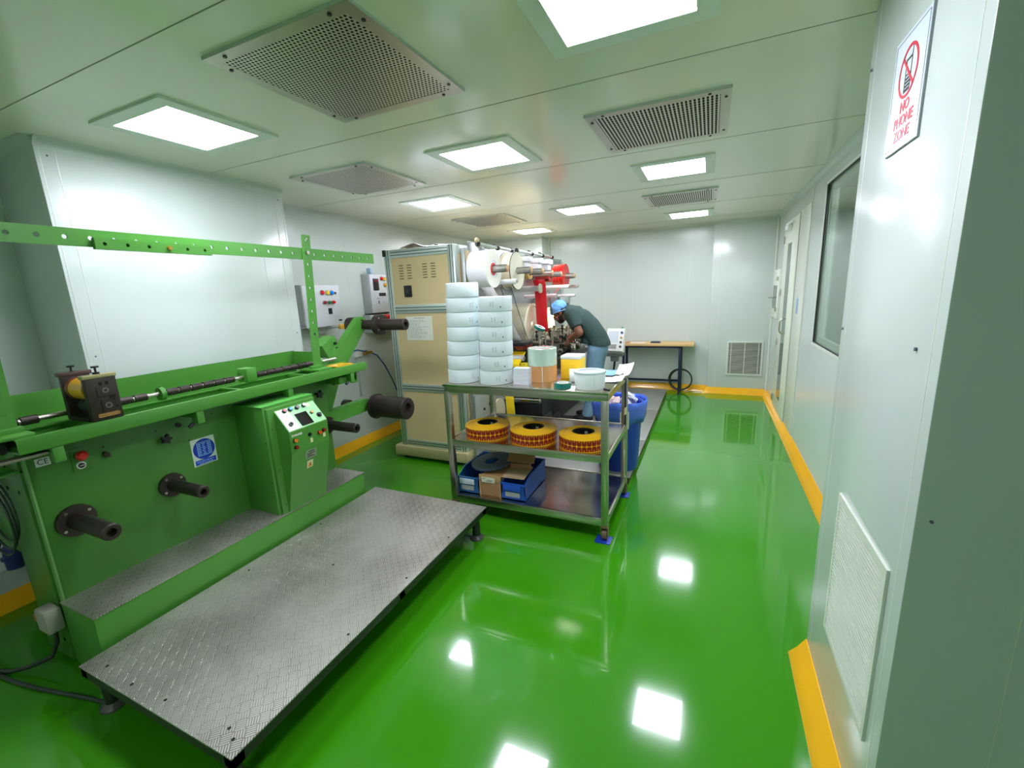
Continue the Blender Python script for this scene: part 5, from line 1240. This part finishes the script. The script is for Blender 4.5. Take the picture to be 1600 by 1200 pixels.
# control console of the press
t = thing('control_console', (-1.13, 5.90, 0), 'white press control console with screen and buttons behind the worker', 'console')
M_ = Matrix.Translation((-1.135, 5.86, .91)) @ Matrix.Rotation(math.radians(-8), 4, 'Z') @ Matrix.Rotation(math.radians(-20), 4, 'X')
def tb(nm, a, m, par, bev=0.0): return MB().box(*a, bev, M=M_).build(nm, m, par)
hs = tb('housing', (-.12, .12, -.03, .05, -.15, .16), mat('console_white', (226, 228, 214), 0.35), t)
tb('front_panel', (-.115, .115, -.034, -.03, -.14, .15), WHITE, t)
tb('screen', (-.10, .045, -.037, -.034, -.03, .12), mat('lit_screen', (210, 222, 230), 0.2), t)
for k, (c, z) in enumerate((((50, 80, 130), .10), ((196, 160, 90), .03), ((60, 64, 70), -.03), ((70, 80, 70), -.09))):
    bb = MB().cyl((.085, -.048, z), (.085, -.034, z), .016, seg=18)
    for v in bb.bm.verts: v.co = M_ @ v.co
    bb.build('button', mat('console_button%d' % k, c, 0.35), t)
tb('keypad', (-.09, .03, -.037, -.034, -.12, -.06), mat('keypad_grey', (150, 156, 154), 0.4), t)
bb = MB().cyl((.07, 0, .16), (.07, 0, .185), .014, seg=16)
for v in bb.bm.verts: v.co = M_ @ v.co
bb.build('green_button', mat('green_button', (30, 150, 90), 0.3), t)
MB().box(-1.26, -1.04, 5.82, 5.98, .70, .745, .004).box(-1.20, -1.10, 5.84, 5.94, .63, .70, .004).build('bracket', mat('bracket_grey', (120, 130, 124), 0.4, 0.4), t)
MB().tube([(-1.15, 5.89, .64), (-1.16, 5.89, .55), (-1.19, 5.90, .35), (-1.26, 5.91, .2), (-1.30, 5.92, .068)], .014, 10).build('support_tube', BLACK, t)
MB().cyl((-1.30, 5.92, .061), (-1.30, 5.92, .07), .07, seg=24).build('base_plate', BLACK, t)
# ------------------------------------------------------------------ the worker, bending over the press
SKIN = mat('brown_skin', (142, 92, 68), 0.45, var=0.06, vscale=12)
HAIR = mat('black_hair', (28, 24, 24), 0.6, var=0.2, vscale=80, bump=0.4, bscale=160)
SHIRT = mat('dark_green_shirt', (44, 70, 66), 0.8, var=0.08, vscale=14, bump=0.25, bscale=22)
JEANS = mat('faded_blue_denim', (112, 146, 168), 0.8, var=0.16, vscale=9, bump=0.2, bscale=26)
CAPM = mat('sky_blue_cap', (112, 178, 232), 0.55, var=0.12, vscale=22, bump=0.8, bscale=38)
pe = thing('person', (-1.25, 5.05, 0.06), 'person in dark green t-shirt, jeans and blue hair cap bending over the press', 'person')
def fuse(mb, name, m, parent, voxel, smooth=4, cut=None):
    """fuse overlapping shapes into one continuous surface"""
    bmesh.ops.recalc_face_normals(mb.bm, faces=mb.bm.faces)
    me = bpy.data.meshes.new(name + '_raw'); mb.bm.to_mesh(me); mb.bm.free()
    tmp = bpy.data.objects.new(name + '_raw', me); COL.objects.link(tmp)
    r = tmp.modifiers.new('r', 'REMESH'); r.mode = 'VOXEL'; r.voxel_size = voxel
    if smooth: s_ = tmp.modifiers.new('s', 'SMOOTH'); s_.iterations = smooth; s_.factor = 0.5
    bpy.context.view_layer.update()
    out = bpy.data.meshes.new_from_object(tmp.evaluated_get(bpy.context.evaluated_depsgraph_get()))
    bpy.data.objects.remove(tmp); bpy.data.meshes.remove(me)
    bm = bmesh.new(); bm.from_mesh(out); bpy.data.meshes.remove(out)
    for c, n in (cut or []): bmesh.ops.bisect_plane(bm, geom=bm.verts[:] + bm.edges[:] + bm.faces[:], plane_co=c, plane_no=n, clear_outer=True)
    mm = MB(); mm.bm.free(); mm.bm = bm
    return mm.build(name, m, parent, ang=180, weld=False)
V = Vector
hipc = V((-1.185, 5.05, .93)); waist = V((-1.225, 5.05, 1.06)); chest = V((-1.36, 5.05, 1.235)); upch = V((-1.455, 5.05, 1.315)); neck = V((-1.545, 5.05, 1.355)); headc = V((-1.640, 5.05, 1.338))
shl = V((-1.455, 4.865, 1.33)); ell = V((-1.335, 4.80, 1.125)); wrl = V((-1.465, 4.90, 1.045)); hal = V((-1.505, 4.935, .995))
shr = V((-1.475, 5.235, 1.32)); elr = V((-1.43, 5.32, 1.09)); wrr = V((-1.545, 5.20, 1.035)); har = V((-1.585, 5.165, .99))
hl, kl, al = V((-1.19, 4.965, .90)), V((-1.225, 4.955, .50)), V((-1.29, 4.945, .135))
hr, kr, ar = V((-1.19, 5.135, .90)), V((-1.235, 5.15, .50)), V((-1.315, 5.17, .135))
# head frame: fwd = where the face looks, up = crown
fwd = V((-.80, -0.10, -.60)).normalized(); upv = V((-.60, 0, .80)); sid = fwd.cross(upv).normalized(); upv = sid.cross(fwd).normalized()
HM = Matrix((sid, fwd, upv)).transposed()          # local x = side, y = forward, z = up
def hp(x, y, z): return headc + HM @ V((x, y, z))
b = MB()
# torso, neck
def ell_chain(pts, rs):      # body slabs: wide in y
    for i in range(len(pts) - 1):
        for k in range(7):
            t = k / 6; p = pts[i].lerp(pts[i+1], t); ra = rs[i][0] + (rs[i+1][0] - rs[i][0]) * t; rb = rs[i][1] + (rs[i+1][1] - rs[i][1]) * t
            b.sphere(p, (ra, rb, ra), 18, 12)
ell_chain([hipc, waist, chest, upch], [(.092, .140), (.095, .135), (.108, .165), (.085, .16)])
b.chain([upch, neck, headc + HM @ V((0, -.035, -.05))], [.07, .056, .054])
# head: skull, jaw, nose, brows, lips, ears
b.sphere(hp(0, -.012, .03), (.075, .094, .088), 26, 18, HM)
b.sphere(hp(0, .022, -.045), (.058, .066, .070), 22, 14, HM); b.sphere(hp(0, .058, -.088), (.026, .024, .022), 14, 10, HM)
b.sphere(hp(0, .088, -.012), (.013, .018, .026), 14, 10, HM); b.sphere(hp(0, .100, -.026), (.016, .014, .012), 14, 10, HM)
b.sphere(hp(.03, .068, .022), (.024, .014, .010), 12, 8, HM); b.sphere(hp(-.03, .068, .022), (.024, .014, .010), 12, 8, HM)
b.sphere(hp(0, .082, -.055), (.024, .010, .006), 14, 8, HM); b.sphere(hp(0, .080, -.066), (.021, .010, .007), 14, 8, HM)
for s_ in (-1, 1):
    b.sphere(hp(s_ * .076, -.012, -.012), (.009, .020, .032), 12, 10, HM); b.sphere(hp(s_ * .04, .058, -.03), (.022, .018, .02), 12, 8, HM)
# arms
for sh, el, wr in ((shl, ell, wrl), (shr, elr, wrr)):
    b.chain([sh, sh.lerp(el, .5), el, el.lerp(wr, .3), wr], [.060, .052, .043, .044, .029])
# legs
for h_, k_, a_ in ((hl, kl, al), (hr, kr, ar)): b.chain([h_, k_, a_], [.085, .058, .040])
# hands: palm, four fingers and a thumb each
def hand(wr, ha, inward):
    d = (ha - wr).normalized(); sd = d.cross(V((-1, 0, .6))).normalized() * inward; nn = d.cross(sd).normalized()
    HMx = Matrix((sd, nn, d)).transposed()
    pc = wr + d * .048
    b.sphere(pc, (.038, .017, .05), 16, 10, HMx); b.chain([wr, pc], [.027, .026])
    for k, (o, L, c) in enumerate(((-.029, .066, .5), (-.010, .076, .6), (.010, .071, .75), (.028, .056, .9))):
        p0 = pc + d * .034 + sd * o; q1 = p0 + (d * .85 - nn * .25 * c) * L * .45; q2 = q1 + (d * .55 - nn * .8 * c) * L * .32; q3 = q2 + (d * .15 - nn * .9) * L * .26
        b.chain([p0, q1, q2, q3], [.0095, .0088, .0080, .0070], )
    t0 = pc - d * .012 - sd * .030; t1 = t0 + (-sd * .75 + d * .55 - nn * .35) * .034; t2 = t1 + (-sd * .15 + d * .85 - nn * .45) * .03
    b.chain([t0, t1, t2], [.0125, .0105, .0085])
hand(wrl, hal, 1); hand(wrr, har, -1)
fuse(b, 'body', SKIN, pe, 0.0055, 3)
# eyes and brows
EYE = mat('eye_dark', (22, 16, 14), 0.2)
for s_ in (-1, 1): MB().sphere(hp(s_ * .028, .076, .006), (.011, .006, .006), 12, 8, HM).build('eye', EYE, pe)
# hair and beard
b = MB(); b.sphere(hp(0, -.022, .022), (.080, .090, .088), 26, 18, HM); b.sphere(hp(0, -.075, -.03), (.060, .030, .045), 16, 10, HM)
for s_ in (-1, 1): b.sphere(hp(s_ * .070, .012, -.012), (.010, .016, .035), 12, 8, HM)
fuse(b, 'hair', HAIR, pe, 0.006, 3, cut=[(hp(0, .035, .02), HM @ V((0, 1, -.55)))])
b = MB(); b.sphere(hp(0, .040, -.078), (.056, .050, .040), 20, 14, HM); b.sphere(hp(0, .092, -.046), (.026, .008, .006), 12, 8, HM)
for s_ in (-1, 1): b.sphere(hp(s_ * .056, .018, -.05), (.012, .028, .035), 12, 8, HM)
fuse(b, 'beard', HAIR, pe, 0.005, 2, cut=[(hp(0, 0, -.040), HM @ V((0, -.2, 1)))])
# cap: a gathered bouffant cap down to the brow, elastic edge
b = MB(); b.sphere(hp(0, -.012, .052), (.092, .112, .092), 36, 24, HM)
for v in b.bm.verts:
    l = HM.transposed() @ (v.co - hp(0, -.012, .052)); a = math.atan2(l.y, l.x)
    v.co += HM @ V((l.x, l.y, l.z)) * (.045 * math.sin(9 * a + 2 * l.z * 30) + .03 * math.sin(5 * a + 40 * l.z)) * .8
bmesh.ops.bisect_plane(b.bm, geom=b.bm.verts[:] + b.bm.edges[:] + b.bm.faces[:], plane_co=hp(0, .08, .040), plane_no=HM @ V((0, .34, -1)), clear_outer=True)
cp = b.build('cap', CAPM, pe, ang=180)
md = cp.modifiers.new('thickness', 'SOLIDIFY'); md.thickness = .002
rim = []
for k in range(40):
    a = 2 * PI * k / 40; y_ = .112 * math.sin(a) * .97; rim.append(hp(.091 * math.cos(a), -.012 + y_, .040 + (y_ - .092) * .34 - .002 + .002 * math.sin(12 * a)))
MB().tube(rim, .0055, 8, closed=True).build('cap_elastic', mat('cap_edge', (150, 200, 240), 0.6), cp)
# shirt: torso + short sleeves, open hem
b = MB()
ell_chain([V((-1.165, 5.05, .955)), V((-1.20, 5.05, 1.04)), V((-1.29, 5.05, 1.16)), V((-1.375, 5.05, 1.25)), V((-1.46, 5.05, 1.325))], [(.128, .180), (.128, .172), (.132, .185), (.126, .188), (.088, .165)])
b.sphere(V((-1.30, 5.05, 1.02)), (.085, .15, .10), 18, 12); b.sphere(V((-1.36, 5.05, 1.12)), (.085, .15, .10), 18, 12)
b.chain([upch + V((.02, 0, .02)), V((-1.525, 5.05, 1.358))], [.080, .072], 18, True)
for sh, el in ((shl, ell), (shr, elr)):
    e2 = sh.lerp(el, .74); b.sphere(sh, .082, 18, 12); b.cyl(sh, e2, .082, .071, 20); b.cyl(sh + (upch - sh) * .3, sh, .095, .082, 18)
sh_ = fuse(b, 'shirt', SHIRT, pe, 0.009, 5, cut=[(V((-1.06, 5.05, .955)), V((-.10, 0, -1)))])
MB().tube([V((-1.545, 5.05, 1.358)) + (V((.35, 0, .9)).normalized() * math.cos(2*PI*k/28) + V((0, 1, 0)) * math.sin(2*PI*k/28)) * .066 for k in range(28)], .006, 8, closed=True).build('collar', mat('shirt_collar', (36, 58, 54), 0.8), sh_)
# jeans
b = MB()
ell_chain([V((-1.175, 5.05, .99)), V((-1.185, 5.05, .90))], [(.112, .158), (.118, .166)])
for h_, k_, a_ in ((hl, kl, al), (hr, kr, ar)):
    b.chain([h_, h_.lerp(k_, .5) + V((-.008, 0, 0)), k_, k_.lerp(a_, .55) + V((.018, 0, 0)), a_ + V((0, 0, .0))], [.100, .090, .076, .072, .066], 20)
jn = fuse(b, 'jeans', JEANS, pe, 0.008, 4, cut=[(V((0, 0, .115)), V((0, 0, -1)))])
MB().box(-1.315, -1.285, 4.955, 4.975, .935, .965, .004).build('tape_patch', PAPER, jn)
# shoes
for a_ in (al, ar):
    b = MB()
    b.sphere(a_ + V((-.005, 0, -.03)), (.058, .042, .055), 18, 12); b.sphere(a_ + V((-.075, 0, -.048)), (.080, .046, .032), 18, 12); b.sphere(a_ + V((-.125, 0, -.052)), (.055, .042, .026), 18, 12); b.sphere(a_ + V((.03, 0, -.045)), (.042, .038, .032), 16, 10)
    o = fuse(b, 'shoe', mat('black_shoe', (28, 28, 30), 0.55), pe, 0.005, 3, cut=[(V((0, 0, .0665)), V((0, 0, -1)))])
    MB().sphere(a_ + V((-.06, 0, -.071)), (.122, .046, .012), 24, 8).build('sole', RUBBER, o)
    b = MB()
    for k in range(4):
        x = -.045 - k * .022; b.tube([a_ + V((x, -.034, -.030 - k * .003)), a_ + V((x - .004, -.015, -.015 - k * .004)), a_ + V((x - .004, .015, -.015 - k * .004)), a_ + V((x, .034, -.030 - k * .003))], .0022, 6)
    b.build('laces', mat('lace_grey', (150, 150, 150), 0.6), o)
# ------------------------------------------------------------------ control boxes on the left wall
def wbox(name, y0, y1, z0, z1, label, d=.20):
    t = thing(name, (XL + .1, (y0 + y1) / 2, z0), label, 'control box')
    t['depth'] = d
    MB().box(XL, XL + d, y0, y1, z0, z1, .004).build('enclosure', mat('box_grey_side', (176, 180, 178), 0.4), t)
    MB().box(XL + d, XL + d + .022, y0 + .004, y1 - .004, z0 + .004, z1 - .004, .004).build('front_door', mat('box_door', (214, 218, 222), 0.35), t)
    return t
def knob(t, y, z, m, r=.014, d=.02, nm='pilot_lamp'):
    x = XL + t['depth'] + .022
    o = MB().ring((x, y, z), (1, 0, 0), r, r * 1.3, .006, 20).build('bezel_ring', STEELB, t)
    MB().lathe([(0, 0), (r, 0), (r, d * .6), (r * .7, d), (0, d)], (x, y, z), (1, 0, 0), 20).build(nm, m, t)
q = 1.0
t = wbox('wall_control_box', 2.81, 3.245, 1.36, 1.745, 'grey wall control box with red, yellow and blue lamps behind the green upright')
S2 = {'r': mat('lamp_red', (226, 24, 34), 0.25), 'y': mat('lamp_yellow', (250, 214, 60), 0.25), 'b': mat('lamp_blue', (30, 140, 250), 0.25), 'g': mat('lamp_green', (20, 130, 80), 0.3), 'm': mat('lamp_maroon', (150, 30, 60), 0.3)}
ym = lambda px: 2.93 + (px - 488) / (531 - 488) * .29
for px, z, c in ((503, 1.675, 'r'), (512, 1.672, 'y'), (519.5, 1.671, 'b')): knob(t, ym(px), z, S2[c], .019)
for px, z, c in ((505, 1.585, 'm'), (513, 1.583, 'g'), (520, 1.583, 'r')): knob(t, ym(px), z, S2[c], .015, .03, 'push_button')
knob(t, ym(526), 1.668, BLACK, .010, .012, 'key_switch')
MB().box(XL + .222, XL + .228, ym(510.5), ym(516.5), 1.475, 1.53).build('display', HOLE, t)
MB().box(XL + .222, XL + .236, ym(527), ym(532), 1.405, 1.418, .003).build('door_handle', BLACK, t)
MB().prism([(3.0, 1.36), (3.20, 1.36), (3.12, 1.30), (3.05, 1.30)], lambda u, v: Vector((XL, u, v)), lambda u, v: Vector((XL + .12, u, v))).build('cable_duct', mat('duct_grey', (190, 198, 192), 0.5), t)
t = wbox('wall_control_box', 3.79, 4.30, 1.44, 1.865, 'white wall control box with digital display beside the beige cabinet', .10)
yn = lambda px: 3.79 + (px - 575) / (606 - 575) * .27
MB().box(XL + .122, XL + .134, yn(580.5), yn(590), 1.69, 1.815, .003).build('temperature_display', mat('display_dark', (40, 36, 44), 0.3), t)
MB().box(XL + .134, XL + .1345, yn(582), yn(589), 1.775, 1.80).build('display_digits', mat('display_red', (120, 30, 36), 0.3), t)
for px, z, c in ((596.5, 1.815, 'r'), (602, 1.81, 'y'), (608, 1.805, 'b')): knob(t, yn(px), z, S2[c], .019)
knob(t, yn(602.5), 1.745, mat('knob_orange', (240, 160, 40), 0.3), .020, .02, 'selector_switch')
MB().box(XL + .122, XL + .128, yn(590), yn(602), 1.625, 1.66).build('meter', mat('meter_dark', (44, 46, 44), 0.4), t)
MB().box(XL + .122, XL + .1235, yn(597), yn(612), 1.52, 1.57).build('label', mat('meter_label', (206, 212, 208), 0.4), t)
MB().box(XL + .122, XL + .1235, yn(586), yn(590), 1.595, 1.60).box(XL + .122, XL + .1235, yn(587.5), yn(589), 1.54, 1.575).build('key_mark', mat('key_dark', (60, 66, 64), 0.4), t)
t = wbox('wall_switch_box', 3.76, 4.34, 1.23, 1.425, 'lower wall box with red stop button behind the dark mandrel', .10)
knob(t, yn(599), 1.385, RED, .036, .05, 'stop_button')
tag(MB().box(XL + .06, XL + .12, 3.82, 3.86, 1.865, 1.93, .01).build('bottle_cap', mat('pale_blue_cap', (160, 190, 214), 0.4)), 'pale blue cap standing on the white wall control box', 'cap')
tag(MB().tube([(XL + .21, 2.75, 1.40), (XL + .22, 3.05, 1.345), (XL + .22, 3.22, 1.345), (XL + .2, 3.30, 1.30), (XL + .18, 3.28, 1.2), (XL + .15, 3.22, 1.1)], .005, 6).build('sensor_cable', mat('grey_cable', (120, 126, 128), 0.5)), 'thin grey cable running below the grey wall control box', 'cable')
tag(MB().box(XL + .205, XL + .245, 3.19, 3.245, 1.325, 1.368, .006).build('cable_clip', mat('amber_clip', (232, 178, 50), 0.4)), 'yellow cable clip below the grey wall control box', 'clip')
# air hose with valve
t = thing('air_hose', (XL + .04, 3.70, .2), 'blue air hose with brass valve on the left wall beside the cabinet', 'hose')
MB().tube([(XL + .03, 3.52, 1.06), (XL + .04, 3.58, 1.063), (XL + .05, 3.66, 1.04), (XL + .06, 3.74, 1.02), (XL + .07, 3.84, .97), (XL + .07, 3.95, .84), (XL + .07, 4.05, .66), (XL + .07, 4.14, .46), (XL + .07, 4.2, .3)], .008, 8).build('hose', mat('hose_blue', (36, 84, 150), 0.4), t)
MB().box(XL + .03, XL + .07, 3.66, 3.78, 1.0, 1.03, .006).cyl((XL + .05, 3.70, 1.03), (XL + .05, 3.70, 1.05), .012, seg=12).build('valve', BRASS, t)
MB().box(XL, XL + .03, 3.55, 3.66, .985, 1.045, .004).build('wall_bracket', WHITE, t)
MB().cyl((XL + .02, 3.58, .55), (XL + .02, 3.58, .985), .008, seg=10).build('feed_pipe', mat('pipe_grey', (170, 176, 170), 0.4), t)
# ------------------------------------------------------------------ table at the back wall
t = thing('work_table', (-.72, 6.86, 0), 'light wood topped table with dark steel legs at the back wall', 'table')
MB().box(-1.24, -.19, 6.72, 7.08, .728, .762, .003).build('table_top', WOOD, t)
MB().box(-1.20, -.36, 6.735, 6.765, .70, .728).box(-1.20, -.36, 7.03, 7.06, .70, .728).box(-1.20, -1.17, 6.735, 7.06, .70, .728).box(-.39, -.36, 6.735, 7.06, .70, .728).build('frame', NAVY, t)
for x, y in ((-1.185, 6.75), (-.375, 6.75), (-1.185, 7.045), (-.375, 7.045)):
    MB().box(x - .018, x + .018, y - .018, y + .018, 0.0 if x > -1 else 0.0601 if y < 6.80 else 0.0, .70, .002).build('leg', NAVY, t)
MB().box(-1.17, -.39, 7.03, 7.06, .14, .17).build('stretcher', NAVY, t)
tag(MB().box(-.80, -.66, 6.80, 6.90, .762, .778, .004).box(-.79, -.67, 6.81, 6.89, .778, .786, .002).build('notebook', mat('black_grey_case', (60, 62, 70), 0.4)), 'small dark case lying on the back table', 'case')
tag(MB().box(-1.10, -.88, 6.80, 6.95, .762, .765).build('paper_sheet', mat('pinkish_white_paper', (236, 222, 216), 0.5)), 'pinkish white paper sheet lying on the back table', 'paper')
tag(MB().box(-1.18, -1.11, 6.80, 6.9, .762, .768, .002).build('red_card', mat('dull_red_card', (176, 100, 76), 0.5)), 'small dull red card at the left of the back table', 'card')
b = MB()
for k in range(3): b.tube(arc((-.37 + .004 * k, 6.93 + .02 * k, .198 - .004 * k), .165 - .006 * k, 0, 2 * PI, 40)[:-1], .009, 8, closed=True)
tag(b.build('coiled_hose', mat('dark_hose', (46, 52, 46), 0.45)), 'dark coiled hose standing behind the right table leg', 'hose')
# ------------------------------------------------------------------ world, view
w = bpy.data.worlds.new('world'); S.world = w; w.use_nodes = True
w.node_tree.nodes['Background'].inputs[0].default_value = (0.5, 0.55, 0.5, 1); w.node_tree.nodes['Background'].inputs[1].default_value = 0.2
S.view_settings.view_transform = 'Standard'; S.view_settings.look = 'None'; S.view_settings.gamma = 1.0
S.view_settings.use_curve_mapping = False
S.view_settings.exposure = 0.02
S.cycles.use_denoising = True
S.cycles.max_bounces = 10; S.cycles.diffuse_bounces = 6; S.cycles.glossy_bounces = 5; S.cycles.transparent_max_bounces = 10
S.cycles.sample_clamp_indirect = 6.0
